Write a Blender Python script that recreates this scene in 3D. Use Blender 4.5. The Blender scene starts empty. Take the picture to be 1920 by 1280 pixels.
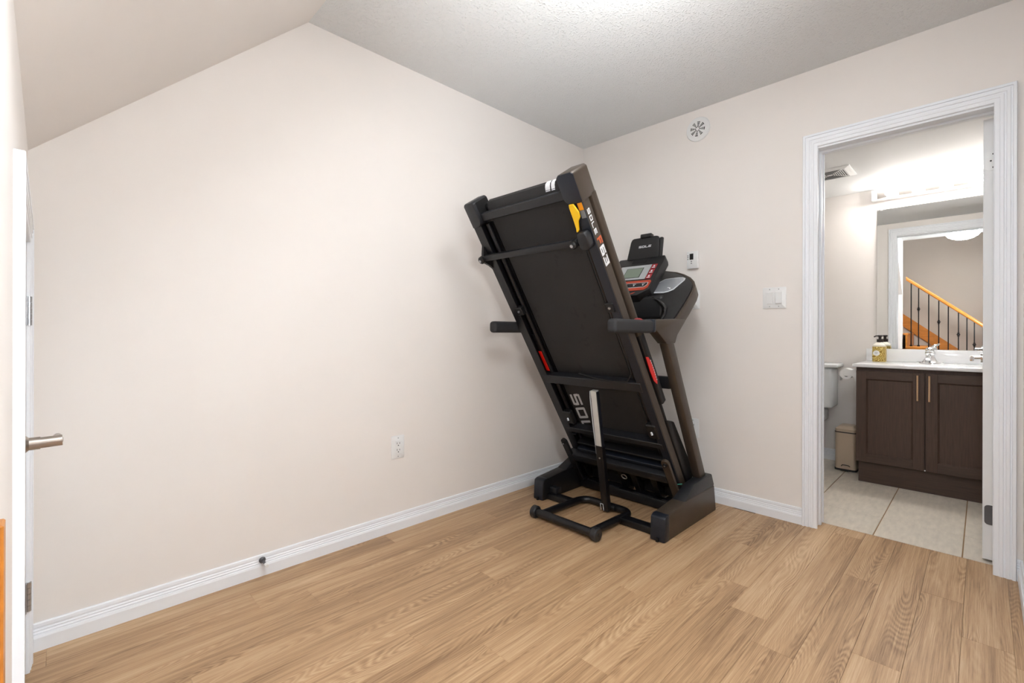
import bpy, bmesh, math, random
from mathutils import Vector, Matrix
random.seed(7)
PI = math.pi
C = bpy.context.scene.collection
SC = bpy.context.scene

# ------------------------------------------------------------------ camera
cam_d = bpy.data.cameras.new('camera')
cam = bpy.data.objects.new('camera', cam_d)
C.objects.link(cam)
YAW, ROLL = 0.795, 0.0025
F = Vector((math.cos(YAW), math.sin(YAW), 0))
R = Vector((math.sin(YAW), -math.cos(YAW), 0))
U = Vector((0, 0, 1))
R2 = math.cos(ROLL) * R + math.sin(ROLL) * U
U2 = -math.sin(ROLL) * R + math.cos(ROLL) * U
m = Matrix.Identity(4)
for i in range(3):
    m[i][0], m[i][1], m[i][2] = R2[i], U2[i], -F[i]
m.translation = Vector((-2.8737, -2.1503, 1.0338))
cam.matrix_world = m
cam_d.sensor_width = 36.0
cam_d.sensor_fit = 'HORIZONTAL'
cam_d.lens = 866.684 / 1920 * 36
cam_d.shift_y = -(640 - 622.93) / 1920
cam_d.clip_start = 0.01
SC.camera = cam

# ------------------------------------------------------------------ world, exposure, light levels
w = bpy.data.worlds.new('world')
SC.world = w
w.use_nodes = True
w.node_tree.nodes['Background'].inputs[0].default_value = (0.9, 0.95, 1.0, 1)
w.node_tree.nodes['Background'].inputs[1].default_value = 0.3
SC.view_settings.view_transform = 'Standard'
SC.view_settings.look = 'None'
SC.view_settings.gamma = 1.0
SC.view_settings.use_curve_mapping = False
SC.view_settings.exposure = 2.55
LAMP_A = 3.6      # bedroom ceiling lamp, emission strength
LAMP_B = 9.0      # second ceiling lamp by the stairs
BULB = 15.5        # bathroom vanity bulbs
LAMP_COL = (1.0, 0.985, 0.97)
LAMP_B_COL = (0.88, 0.955, 1.0)
BULB_COL = (1.0, 0.965, 0.92)
# added fill spot without a fixture, aimed at the ceiling to brighten the room
fl_d = bpy.data.lights.new('ceiling_fill', 'SPOT')
fl_d.energy = 12.0
fl_d.color = (0.95, 0.98, 1.0)
fl_d.spot_size = math.radians(84)
fl_d.spot_blend = 1.0
fl_d.shadow_soft_size = 0.0
fl = bpy.data.objects.new('ceiling_fill', fl_d)
C.objects.link(fl)
fl.location = (-1.95, -1.65, 1.45)
fd_d = bpy.data.lights.new('room_fill', 'POINT')  # added unseen fill light, brightens the left wall and the slope
fd_d.energy = 3.7
fd_d.color = (0.90, 0.96, 1.0)
fd_d.shadow_soft_size = 0.04
fd = bpy.data.objects.new('room_fill', fd_d)
C.objects.link(fd)
fd.location = (-2.40, -2.22, 1.25)
fl.rotation_euler = (Vector((-1.50, -1.22, 2.44)) - Vector(fl.location)).to_track_quat('-Z', 'Y').to_euler()


# ------------------------------------------------------------------ materials
def s2l(c):
    return tuple(((v / 255) / 12.92 if v / 255 <= 0.04045 else ((v / 255 + 0.055) / 1.055) ** 2.4) for v in c)


def mat(name, rgb, rough=0.5, metal=0.0, var=0.06, vscale=6.0, bump=0.0, bscale=200.0, spec=0.5, coat=0.0, stretch=None):
    mt = bpy.data.materials.new(name)
    mt.use_nodes = True
    nt = mt.node_tree
    b = nt.nodes['Principled BSDF']
    b.inputs['Roughness'].default_value = rough
    b.inputs['Metallic'].default_value = metal
    b.inputs['Specular IOR Level'].default_value = spec
    b.inputs['Coat Weight'].default_value = coat
    col = s2l(rgb)
    tc = nt.nodes.new('ShaderNodeTexCoord')
    mp = nt.nodes.new('ShaderNodeMapping')
    nt.links.new(tc.outputs['Object'], mp.inputs['Vector'])
    if stretch:
        mp.inputs['Scale'].default_value = stretch
    n = nt.nodes.new('ShaderNodeTexNoise')
    n.inputs['Scale'].default_value = vscale
    n.inputs['Detail'].default_value = 3
    nt.links.new(mp.outputs[0], n.inputs['Vector'])
    r = nt.nodes.new('ShaderNodeValToRGB')
    r.color_ramp.elements[0].position = 0.3
    r.color_ramp.elements[1].position = 0.7
    r.color_ramp.elements[0].color = tuple(max(0, v * (1 - var)) for v in col) + (1,)
    r.color_ramp.elements[1].color = tuple(min(1, v * (1 + var)) for v in col) + (1,)
    nt.links.new(n.outputs['Fac'], r.inputs['Fac'])
    nt.links.new(r.outputs['Color'], b.inputs['Base Color'])
    if bump:
        n2 = nt.nodes.new('ShaderNodeTexNoise')
        n2.inputs['Scale'].default_value = bscale
        n2.inputs['Detail'].default_value = 2
        nt.links.new(mp.outputs[0], n2.inputs['Vector'])
        bp = nt.nodes.new('ShaderNodeBump')
        bp.inputs['Strength'].default_value = bump
        bp.inputs['Distance'].default_value = 0.004
        nt.links.new(n2.outputs['Fac'], bp.inputs['Height'])
        nt.links.new(bp.outputs[0], b.inputs['Normal'])
    return mt


def emit(name, rgb, strength):
    mt = bpy.data.materials.new(name)
    mt.use_nodes = True
    nt = mt.node_tree
    b = nt.nodes['Principled BSDF']
    b.inputs['Base Color'].default_value = (0.9, 0.9, 0.9, 1)
    b.inputs['Emission Color'].default_value = tuple(rgb) + (1,)
    b.inputs['Emission Strength'].default_value = strength
    b.inputs['Roughness'].default_value = 0.3
    return mt


def wood_floor():
    mt = bpy.data.materials.new('oak_laminate')
    mt.use_nodes = True
    nt = mt.node_tree
    L = nt.links.new
    N = nt.nodes.new
    b = nt.nodes['Principled BSDF']
    tc = N('ShaderNodeTexCoord')
    oi = N('ShaderNodeObjectInfo')
    mul = N('ShaderNodeVectorMath'); mul.operation = 'SCALE'
    comb = N('ShaderNodeCombineXYZ')
    L(oi.outputs['Random'], comb.inputs[0]); L(oi.outputs['Random'], comb.inputs[1]); L(oi.outputs['Random'], comb.inputs[2])
    L(comb.outputs[0], mul.inputs[0]); mul.inputs['Scale'].default_value = 137.0
    add = N('ShaderNodeVectorMath'); add.operation = 'ADD'
    L(tc.outputs['Object'], add.inputs[0]); L(mul.outputs[0], add.inputs[1])

    def noise(sc, scale, det=3, rough=0.5, dist=0.0):
        mp = N('ShaderNodeMapping'); mp.inputs['Scale'].default_value = sc
        L(add.outputs[0], mp.inputs['Vector'])
        n = N('ShaderNodeTexNoise'); n.inputs['Scale'].default_value = scale
        n.inputs['Detail'].default_value = det; n.inputs['Roughness'].default_value = rough
        n.inputs['Distortion'].default_value = dist
        L(mp.outputs[0], n.inputs['Vector'])
        return n.outputs['Fac']

    def math_(op, a, bb=None):
        x = N('ShaderNodeMath'); x.operation = op
        for i, v in enumerate((a, bb)):
            if v is None: continue
            if isinstance(v, (int, float)): x.inputs[i].default_value = v
            else: L(v, x.inputs[i])
        return x.outputs[0]
    big = noise((0.8, 6.0, 1), 1.0, 1.5, 0.4, 0.3)           # cathedral field
    jag = noise((26, 90, 3), 1.0, 2)
    rings = math_('SINE', math_('ADD', math_('MULTIPLY', big, 420.0), math_('MULTIPLY', jag, 3.2)))
    rings = math_('ADD', math_('MULTIPLY', rings, 0.5), 0.5)
    mask = noise((0.9, 6, 1), 1.5, 2)
    mk = N('ShaderNodeMapRange'); mk.inputs['From Min'].default_value = 0.48; mk.inputs['From Max'].default_value = 0.64
    L(mask, mk.inputs['Value'])
    rings = math_('MULTIPLY', math_('SUBTRACT', rings, 0.55), mk.outputs[0])
    fine = noise((5, 330, 3), 1.0, 4, 0.75)
    med = noise((1.6, 60, 2), 1.0, 3, 0.6)
    tone = noise((0.9, 8, 1), 1.0, 2)
    t = math_('ADD', math_('MULTIPLY', fine, 0.55), math_('MULTIPLY', tone, 0.42))
    t = math_('ADD', t, math_('MULTIPLY', math_('SUBTRACT', med, 0.5), 0.35))
    t = math_('ADD', t, math_('MULTIPLY', rings, 0.13))
    t = math_('ADD', t, math_('MULTIPLY', math_('SUBTRACT', oi.outputs['Random'], 0.5), 0.06))
    r = N('ShaderNodeValToRGB')
    e = r.color_ramp.elements
    e[0].position = 0.33; e[0].color = s2l((134, 103, 75)) + (1,)
    e[1].position = 0.72; e[1].color = s2l((212, 182, 146)) + (1,)
    k = e.new(0.50); k.color = s2l((181, 147, 111)) + (1,)
    L(t, r.inputs['Fac']); L(r.outputs[0], b.inputs['Base Color'])
    b.inputs['Roughness'].default_value = 0.42
    b.inputs['Specular IOR Level'].default_value = 0.35
    bp = N('ShaderNodeBump'); bp.inputs['Strength'].default_value = 0.10; bp.inputs['Distance'].default_value = 0.002
    L(t, bp.inputs['Height']); L(bp.outputs[0], b.inputs['Normal'])
    return mt


def stucco():
    mt = bpy.data.materials.new('stucco_ceiling')
    mt.use_nodes = True
    nt = mt.node_tree
    L = nt.links.new
    N = nt.nodes.new
    b = nt.nodes['Principled BSDF']
    tc = N('ShaderNodeTexCoord')
    v = N('ShaderNodeTexNoise'); v.inputs['Scale'].default_value = 105; v.inputs['Detail'].default_value = 2; v.inputs['Roughness'].default_value = 0.5
    L(tc.outputs['Object'], v.inputs['Vector'])
    mr = N('ShaderNodeMapRange'); mr.inputs['From Min'].default_value = 0.52; mr.inputs['From Max'].default_value = 0.80
    L(v.outputs['Fac'], mr.inputs['Value'])
    bp = N('ShaderNodeBump'); bp.inputs['Strength'].default_value = 0.7; bp.inputs['Distance'].default_value = 0.005
    L(mr.outputs[0], bp.inputs['Height']); L(bp.outputs[0], b.inputs['Normal'])
    r = N('ShaderNodeValToRGB')
    r.color_ramp.elements[0].color = s2l((222, 224, 225)) + (1,)
    r.color_ramp.elements[1].color = s2l((230, 232, 232)) + (1,)
    L(v.outputs['Fac'], r.inputs['Fac']); L(r.outputs[0], b.inputs['Base Color'])
    b.inputs['Roughness'].default_value = 0.5
    b.inputs['Specular IOR Level'].default_value = 0.5
    return mt


def damask():
    mt = bpy.data.materials.new('patterned_label')
    mt.use_nodes = True
    nt = mt.node_tree
    L = nt.links.new
    N = nt.nodes.new
    b = nt.nodes['Principled BSDF']
    tc = N('ShaderNodeTexCoord')
    v = N('ShaderNodeTexVoronoi'); v.inputs['Scale'].default_value = 34; v.feature = 'F1'
    L(tc.outputs['Object'], v.inputs['Vector'])
    s = N('ShaderNodeMath'); s.operation = 'MULTIPLY'; s.inputs[1].default_value = 34
    L(v.outputs['Distance'], s.inputs[0])
    sn = N('ShaderNodeMath'); sn.operation = 'SINE'; L(s.outputs[0], sn.inputs[0])
    r = N('ShaderNodeValToRGB')
    e = r.color_ramp.elements
    e[0].position = 0.2; e[0].color = s2l((150, 118, 30)) + (1,)
    e[1].position = 0.8; e[1].color = s2l((232, 214, 140)) + (1,)
    k = e.new(0.5); k.color = s2l((206, 172, 60)) + (1,)
    L(sn.outputs[0], r.inputs['Fac']); L(r.outputs[0], b.inputs['Base Color'])
    b.inputs['Roughness'].default_value = 0.3
    return mt


def belt_mat():
    mt = mat('running_belt', (32, 31, 32), 0.62, 0, 0.16, 5, 0.25, 900)
    nt = mt.node_tree
    L = nt.links.new
    N = nt.nodes.new
    b = nt.nodes['Principled BSDF']
    base = b.inputs['Base Color'].links[0].from_socket
    tc = N('ShaderNodeTexCoord')
    mp = N('ShaderNodeMapping'); mp.inputs['Scale'].default_value = (1.0, 1.3, 1.0)
    L(tc.outputs['Object'], mp.inputs[0])
    n = N('ShaderNodeTexNoise'); n.inputs['Scale'].default_value = 9; n.inputs['Detail'].default_value = 6; n.inputs['Roughness'].default_value = 0.6
    L(mp.outputs[0], n.inputs['Vector'])
    r = N('ShaderNodeValToRGB')
    r.color_ramp.elements[0].position = 0.61; r.color_ramp.elements[0].color = (0, 0, 0, 1)
    r.color_ramp.elements[1].position = 0.65; r.color_ramp.elements[1].color = (1, 1, 1, 1)
    L(n.outputs['Fac'], r.inputs[0])
    mx = N('ShaderNodeMixRGB')
    L(r.outputs[0], mx.inputs[0]); L(base, mx.inputs[1]); mx.inputs[2].default_value = s2l((20, 19, 21)) + (1,)
    L(mx.outputs[0], b.inputs['Base Color'])
    return mt


def vein_tile():
    mt = mat('stone_tile', (214, 205, 192), 0.35, 0, 0.10, 3.0, 0, 0, 0.5, 0, (4.0, 14.0, 4.0))
    nt = mt.node_tree
    mp = [n for n in nt.nodes if n.type == 'MAPPING'][0]
    oi = nt.nodes.new('ShaderNodeObjectInfo')
    cb = nt.nodes.new('ShaderNodeCombineXYZ')
    ml = nt.nodes.new('ShaderNodeMath'); ml.operation = 'MULTIPLY'; ml.inputs[1].default_value = 60
    nt.links.new(oi.outputs['Random'], ml.inputs[0])
    nt.links.new(ml.outputs[0], cb.inputs[0]); nt.links.new(ml.outputs[0], cb.inputs[1])
    nt.links.new(cb.outputs[0], mp.inputs['Location'])
    return mt


M = {}
M['wall'] = mat('wall_paint', (236, 231, 227), 0.7, 0, 0.010, 3, 0.05, 350, 0.3)
M['dim_stair_wall'] = mat('dimmed_stairwell_paint', (190, 178, 166), 0.75, 0, 0.012, 3, 0.05, 350, 0.3)  # dimness of the stairwell put into the wall colour
M['light_plate'] = mat('polished_light_plate', (206, 200, 196), 0.04, 1.0, 0.01)
M['white_trim'] = mat('white_trim_paint', (238, 241, 246), 0.4, 0, 0.004, 3, 0, 0, 0.4)
M['door_white'] = mat('white_door_paint', (230, 231, 232), 0.4, 0, 0.01, 6)
M['ceiling'] = stucco()
M['bath_ceiling'] = mat('smooth_ceiling_paint', (228, 229, 229), 0.75, 0, 0.01, 4)
M['oak'] = wood_floor()
M['gap'] = mat('subfloor', (92, 66, 42), 0.9)
M['tile'] = vein_tile()
M['grout'] = mat('grout', (150, 122, 90), 0.9, 0, 0.05, 20)
M['plastic_white'] = mat('white_plastic', (232, 233, 233), 0.32, 0, 0.01, 10)
M['plastic_grey'] = mat('grey_plastic', (150, 152, 154), 0.5)  # plain mid grey for screws and badge print
M['slot_black'] = mat('black_slot', (16, 16, 17), 0.6)
M['bronze'] = mat('bronze_paint', (70, 60, 51), 0.40, 0.2, 0.06, 14, 0.10, 900)
M['black'] = mat('black_plastic', (19, 19, 21), 0.42, 0, 0.10, 14, 0.12, 700)
M['black_metal'] = mat('black_powder_coat', (17, 17, 21), 0.36, 0.1, 0.08, 10, 0.06, 900)
M['cover'] = mat('satin_dark_cover', (30, 31, 35), 0.42, 0, 0.05, 10, 0.08, 900)
M['navy'] = mat('blue_black_cap', (26, 31, 41), 0.4, 0, 0.05, 10, 0.08, 900)
M['gloss_black'] = mat('gloss_black_plastic', (26, 26, 28), 0.18)
M['foam'] = mat('foam_grip', (40, 40, 43), 0.75, 0, 0.08, 40, 0.3, 500)
M['deep'] = mat('deep_black', (9, 9, 11), 0.5)
M['belt'] = belt_mat()
M['logo_white'] = mat('white_print', (226, 227, 230), 0.4)
M['logo_grey'] = mat('grey_print', (190, 193, 197), 0.45)
M['logo_orange'] = mat('orange_print', (196, 88, 44), 0.45)
M['yellow'] = mat('yellow_lever_plastic', (245, 196, 18), 0.4)
M['orange_label'] = mat('orange_label', (232, 150, 20), 0.45)
M['grey_label'] = mat('grey_label', (122, 124, 128), 0.45)
M['red'] = mat('red_sticker', (214, 24, 16), 0.35)
M['silver'] = mat('silver_plastic', (188, 193, 200), 0.25, 0.6, 0.05, 8)
M['rod_silver'] = mat('brushed_alloy_tube', (205, 205, 202), 0.4, 0.3, 0.06, 20)
M['lcd'] = mat('lcd_green_grey', (122, 134, 120), 0.2)
M['panel_grey'] = mat('console_grey_panel', (170, 173, 174), 0.4)
M['console_red'] = mat('console_red', (150, 28, 36), 0.4)
M['console_orange'] = mat('console_orange_red', (176, 62, 34), 0.4)
M['steel'] = mat('bolt_steel', (190, 192, 196), 0.28, 0.9)
M['nickel'] = mat('brushed_nickel', (176, 168, 160), 0.3, 1.0, 0.05, 30)
M['chrome'] = mat('chrome', (225, 227, 230), 0.07, 1.0, 0.01)
M['dark_nickel'] = mat('dark_hinge_metal', (104, 106, 110), 0.45, 0.6)
M['espresso'] = mat('espresso_oak', (75, 58, 49), 0.45, 0, 0.16, 5, 0.10, 60, 0.4, 0, (3.0, 26.0, 1.6))
M['espresso_h'] = mat('espresso_oak_rail', (73, 57, 48), 0.45, 0, 0.14, 5, 0.10, 60, 0.4, 0, (3.0, 1.6, 26.0))
M['counter'] = mat('white_cultured_marble', (238, 239, 241), 0.12, 0, 0.01, 3)
M['brass'] = mat('champagne_bar', (204, 172, 138), 0.35, 0.55, 0.04)
M['porcelain'] = mat('porcelain', (226, 230, 232), 0.12, 0, 0.01, 3)
M['can'] = mat('beige_enamel', (196, 177, 155), 0.35, 0.1, 0.02)
M['paper'] = mat('paper', (238, 238, 238), 0.9)
M['ceramic'] = mat('ceramic_cream', (240, 235, 222), 0.25)
M['pattern'] = damask()
M['pump'] = mat('brown_black_pump', (36, 26, 24), 0.3)
M['honey'] = mat('honey_oak', (192, 122, 48), 0.35, 0, 0.14, 5, 0.05, 80, 0.5, 0, (10.0, 2.0, 10.0))
M['iron'] = mat('black_iron', (22, 21, 22), 0.45, 0.5)
M['mirror'] = mat('mirror_silver', (236, 238, 238), 0.0, 1.0, 0.0)
M['glow_a'] = emit('lamp_glass_lit', LAMP_COL, LAMP_A)
M['glow_b'] = emit('lamp_glass_lit_stairs', LAMP_B_COL, LAMP_B)
M['bulb'] = emit('bulb_lit', BULB_COL, BULB)


# ------------------------------------------------------------------ mesh builder
class MB:
    def __init__(self, X=None):
        self.bm = bmesh.new()
        self.X = X          # optional 4x4: local frame -> world

    def _add(self, verts, faces, bevel=0.0, seg=2, sel=None):
        b = bmesh.new()
        vs = [b.verts.new(v) for v in verts]
        for f in faces:
            try:
                b.faces.new([vs[i] for i in f])
            except ValueError:
                pass
        bmesh.ops.recalc_face_normals(b, faces=b.faces)
        if bevel > 0:
            ed = [e for e in b.edges if len(e.link_faces) == 2 and e.calc_face_angle(0) > 0.5 and (sel is None or sel(e))]
            bmesh.ops.bevel(b, geom=ed, offset=bevel, segments=seg, profile=0.5, affect='EDGES', clamp_overlap=True)
        me = bpy.data.meshes.new('tmp')
        b.to_mesh(me)
        b.free()
        if self.X is not None:
            me.transform(self.X)
        self.bm.from_mesh(me)
        bpy.data.meshes.remove(me)
        return self

    def box(self, a, b, bevel=0.0, seg=2):
        x0, x1 = sorted((a[0], b[0])); y0, y1 = sorted((a[1], b[1])); z0, z1 = sorted((a[2], b[2]))
        v = [(x, y, z) for x in (x0, x1) for y in (y0, y1) for z in (z0, z1)]
        f = [(0, 1, 3, 2), (4, 6, 7, 5), (0, 4, 5, 1), (2, 3, 7, 6), (0, 2, 6, 4), (1, 5, 7, 3)]
        return self._add(v, f, bevel, seg)

    def prism(self, poly, axis, lo, hi, bevel=0.0, seg=2, order=None, top=None):
        """poly of 2-D points, extruded along axis from lo to hi. top: other polygon for the hi end."""
        def P(p, h):
            if axis == 'y': return (p[0], h, p[1])
            if axis == 'x': return (h, p[0], p[1])
            return (p[0], p[1], h)
        n = len(poly)
        v = [P(p, lo) for p in poly] + [P(p, hi) for p in (top or poly)]
        f = [tuple(range(n)), tuple(range(2 * n - 1, n - 1, -1))]
        f += [(i, (i + 1) % n, n + (i + 1) % n, n + i) for i in range(n)]
        return self._add(v, f, bevel, seg)

    def cyl(self, p0, p1, r0, r1=None, n=20, caps=True):
        r1 = r0 if r1 is None else r1
        p0 = Vector(p0); p1 = Vector(p1)
        d = (p1 - p0).normalized()
        a = d.orthogonal().normalized(); c = d.cross(a)
        v = []
        for p, r in ((p0, r0), (p1, r1)):
            for i in range(n):
                t = 2 * PI * i / n
                v.append(tuple(p + (a * math.cos(t) + c * math.sin(t)) * r))
        f = [(i, (i + 1) % n, n + (i + 1) % n, n + i) for i in range(n)]
        if caps:
            f += [tuple(range(n - 1, -1, -1)), tuple(range(n, 2 * n))]
        return self._add(v, f)

    def tube(self, pts, r, n=12, closed=False):
        pts = [Vector(p) for p in pts]
        k = len(pts)
        v = []
        prev = None
        for i, p in enumerate(pts):
            if closed:
                d = (pts[(i + 1) % k] - pts[i - 1]).normalized()
            else:
                d = (pts[min(i + 1, k - 1)] - pts[max(i - 1, 0)]).normalized()
            a = d.orthogonal().normalized() if prev is None else (prev - d * prev.dot(d)).normalized()
            prev = a
            c = d.cross(a)
            for j in range(n):
                t = 2 * PI * j / n
                v.append(tuple(p + (a * math.cos(t) + c * math.sin(t)) * r))
        f = []
        for i in range(k if closed else k - 1):
            o, q = i * n, ((i + 1) % k) * n
            f += [(o + j, o + (j + 1) % n, q + (j + 1) % n, q + j) for j in range(n)]
        if not closed:
            f += [tuple(range(n - 1, -1, -1)), tuple(range((k - 1) * n, k * n))]
        return self._add(v, f)

    def lathe(self, prof, origin=(0, 0, 0), axis='z', n=28, sx=1.0, sy=1.0):
        """prof: list of (radius, height) along axis."""
        v = []
        for r, h in prof:
            for j in range(n):
                t = 2 * PI * j / n
                a, c = r * math.cos(t) * sx, r * math.sin(t) * sy
                if axis == 'z': q = (a, c, h)
                elif axis == 'x': q = (h, a, c)
                else: q = (a, h, c)
                v.append((q[0] + origin[0], q[1] + origin[1], q[2] + origin[2]))
        f = []
        k = len(prof)
        for i in range(k - 1):
            f += [(i * n + j, i * n + (j + 1) % n, (i + 1) * n + (j + 1) % n, (i + 1) * n + j) for j in range(n)]
        f += [tuple(range(n - 1, -1, -1)), tuple(range((k - 1) * n, k * n))]
        return self._add(v, f)

    def sweep(self, prof, path_fn, count):
        """prof: closed list of (w,t); path_fn(i,w,t) -> point, i in range(count)."""
        n = len(prof)
        v = [path_fn(i, *p) for i in range(count) for p in prof]
        f = []
        for i in range(count - 1):
            f += [(i * n + j, i * n + (j + 1) % n, (i + 1) * n + (j + 1) % n, (i + 1) * n + j) for j in range(n)]
        f += [tuple(range(n - 1, -1, -1)), tuple(range((count - 1) * n, count * n))]
        return self._add(v, f)

    def build(self, name, material, parent=None, smooth=True, angle=35):
        me = bpy.data.meshes.new(name)
        bmesh.ops.remove_doubles(self.bm, verts=self.bm.verts, dist=1e-6)
        if parent is not None:
            o = origin_of(parent)
            bmesh.ops.translate(self.bm, verts=self.bm.verts, vec=-o)
        self.bm.to_mesh(me)
        self.bm.free()
        if smooth:
            me.shade_smooth()
            me.set_sharp_from_angle(angle=math.radians(angle))
        me.materials.append(M[material] if isinstance(material, str) else material)
        ob = bpy.data.objects.new(name, me)
        C.objects.link(ob)
        if parent is not None:
            ob.parent = parent
        return ob


def origin_of(o):
    v = Vector((0, 0, 0))
    while o is not None:
        v += o.location
        o = o.parent
    return v


def empty(name, loc):
    o = bpy.data.objects.new(name, None)
    o.empty_display_size = 0.05
    o.location = loc
    C.objects.link(o)
    return o


def thing(name, loc, label, cat, group=None):
    return tag(empty(name, loc), label, cat, group)


def tag(o, label, cat, group=None):
    o['label'] = label
    o['category'] = cat
    if group:
        o['group'] = group
    return o


def struct(o):
    o['kind'] = 'structure'
    return o


def frame(o, ax, ay, az):
    X = Matrix.Identity(4)
    for i in range(3):
        X[i][0], X[i][1], X[i][2], X[i][3] = ax[i], ay[i], az[i], o[i]
    return X


def rrect(x0, y0, x1, y1, r, k=4):
    pts = []
    for cx, cy, a0 in ((x1 - r, y1 - r, 0), (x0 + r, y1 - r, 90), (x0 + r, y0 + r, 180), (x1 - r, y0 + r, 270)):
        for i in range(k + 1):
            t = math.radians(a0 + 90 * i / k)
            pts.append((cx + r * math.cos(t), cy + r * math.sin(t)))
    return pts


# block letters on a 0..1 x 0..1 cell, as strokes (x0,y0,x1,y1)
T_ = 0.2
GLYPH = {
    'S': [(0.05, .8, 1, 1), (0, .45, T_, .85), (0.03, .4, .97, .6), (1 - T_, .15, 1, .55), (0, 0, .95, .2)],
    'O': [(0.05, .8, .95, 1), (0, .05, T_, .95), (1 - T_, .05, 1, .95), (0.05, 0, .95, .2)],
    'L': [(0, 0.05, T_, 1), (0.02, 0, 1, .2)],
    'E': [(0, .05, T_, .95), (0.03, .8, 1, 1), (0.1, .4, .92, .6), (0.03, 0, 1, .2)],
    'F': [(0, 0, T_ + .05, .95), (0.03, .78, 1, 1), (0.1, .38, .9, .6)],
    '6': [(0, .05, T_ + .05, .95), (0.05, .78, .97, 1), (0.05, .4, .95, .62), (0.05, 0, .95, .22), (.75, .05, 1, .57)],
    '3': [(0, .78, .95, 1), (0.2, .4, .9, .62), (0, 0, .95, .22), (.75, .05, 1, .5), (.75, .52, 1, .95)],
}


def letters(mb, text, start, du, dv, wid, hei, gap, slant=0.18, normal=(0, 0, 1), thick=0.0012):
    """place block letters: du = reading direction, dv = up direction of a letter (unit 3-tuples in mb's frame)"""
    du = Vector(du); dv = Vector(dv); nn = Vector(normal); s = Vector(start)
    for k, ch in enumerate(text):
        o = s + du * (k * (wid + gap))
        for q_, (x0, y0, x1, y1) in enumerate(GLYPH[ch]):
            c = [(x0, y0), (x1, y0), (x1, y1), (x0, y1)]
            lo = [o + du * (x * wid + slant * y * hei) + dv * (y * hei) for x, y in c]
            hi = [p + nn * (thick + .00012 * q_) for p in lo]
            mb._add([tuple(p) for p in lo + hi], [(0, 1, 2, 3), (7, 6, 5, 4), (0, 4, 5, 1), (1, 5, 6, 2), (2, 6, 7, 3), (3, 7, 4, 0)])
    return mb


# ================================================================== ROOM SHELL
H = 2.44
YR = -2.268          # wall right of the bathroom door
WT = 0.115           # partition thickness
XF = lambda a: -2.945 + 0.014 * a      # closet wall surface, a = distance from the left wall
WEND = 1.29          # where the closet wall ends
X_FLOOR0 = -2.96

# left wall (behind the treadmill)
struct(MB().box((-4.05, 0, 0), (0.0, 0.1, 4.3)).build('wall_left', 'wall'))
# wall with the bathroom door
DY0, DY1, DZ = -1.518, -2.196, 2.026       # opening
wb = MB()
wb.box((0, 0.1, 0), (WT, DY0, H + .1)).box((0, DY0, DZ), (WT, DY1, H + .1)).box((0, DY1, 0), (WT, -2.5, H + .1))
struct(wb.build('wall_back', 'wall', smooth=False))
# wall right of the camera
struct(MB().box((-4.05, YR, 0), (0, YR - .1, 4.3)).build('wall_right', 'wall'))
# wall behind the stairs and the stairwell above
struct(MB().box((-3.95, 0, 0), (-4.05, YR, 4.3)).build('wall_front', 'dim_stair_wall'))
struct(MB().box((-2.93, -1.34, H + .004), (-2.99, YR, 4.3)).build('wall_header', 'wall'))
struct(MB().box((-4.05, 0.1, 4.3), (-2.9, YR - .1, 4.38)).build('ceiling_stairwell', 'bath_ceiling'))
# flat stucco ceiling
struct(MB().box((-2.99, 0.0, H), (0.0, YR, H + .1)).build('ceiling', 'ceiling'))
# sloped ceiling under the stairs, prism along y
sl = [(-2.066, H + .002), (-2.066 - .02, H + .002), (-3.05, H + .002), (-3.05, 1.60), (XF(0) - .02, 1.60 - .005)]
sl = [(-2.066, H), (-2.99, H), (-2.99, 1.575), (-2.947, 1.612)]
struct(MB().prism(sl, 'y', 0.0, -1.295).build('ceiling_slope', 'wall', smooth=False))
# closet wall, slightly out of square
W0 = frame((-2.945, 0, 0), (0.0140, -1, 0), (1, 0.0140, 0), (0, 0, 1))    # (a along wall, b into the room, z)
CA0, CA1, CZ = 0.130, 0.885, 1.305
cw = MB(W0)
cw.box((0, -.10, 0), (CA0, 0, 1.62)).box((CA0, -.10, CZ), (CA1, 0, 1.62)).box((CA1, -.10, 0), (WEND, 0, 1.62))
struct(cw.build('wall_closet', 'wall', smooth=False))
# bathroom shell
BX, BH = 1.652, 2.147
struct(MB().box((BX, -.45, 0), (BX + .1, -2.5, 2.44)).build('wall_bathroom_back', 'wall'))
struct(MB().box((WT, -.45, 0), (BX + .1, -.35, 2.44)).build('wall_bathroom_left', 'wall'))
struct(MB().box((WT, -2.31, 0), (BX + .1, -2.41, 2.44)).build('wall_bathroom_right', 'wall'))
struct(MB().box((WT, -.35, BH), (BX + .1, -2.42, BH + .1)).build('ceiling_bathroom', 'bath_ceiling'))

# ---- laminate floor: every plank its own mesh
floor = struct(MB().box((-4.0, 0, -.03), (0.108, YR, -.0102)).build('floor', 'gap'))
PW = 0.1233
rows = {}      # row index -> one known end joint (x)
known = {-1.484: -1.055, -1.607: -1.21, -1.731: -.465, -1.854: -1.036, -1.977: -.402, -2.10: -.673, -1.361: -.872,
         -.621: -1.569, -1.114: -1.234, -1.237: -1.687, -.744: -2.015, -.991: -1.865, -.374: -2.05, -.004: -1.69, -.127: -2.333, -.497: -2.59,
         -.251: -.95, -.867: -1.33}
plank_mesh = {}


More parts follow.
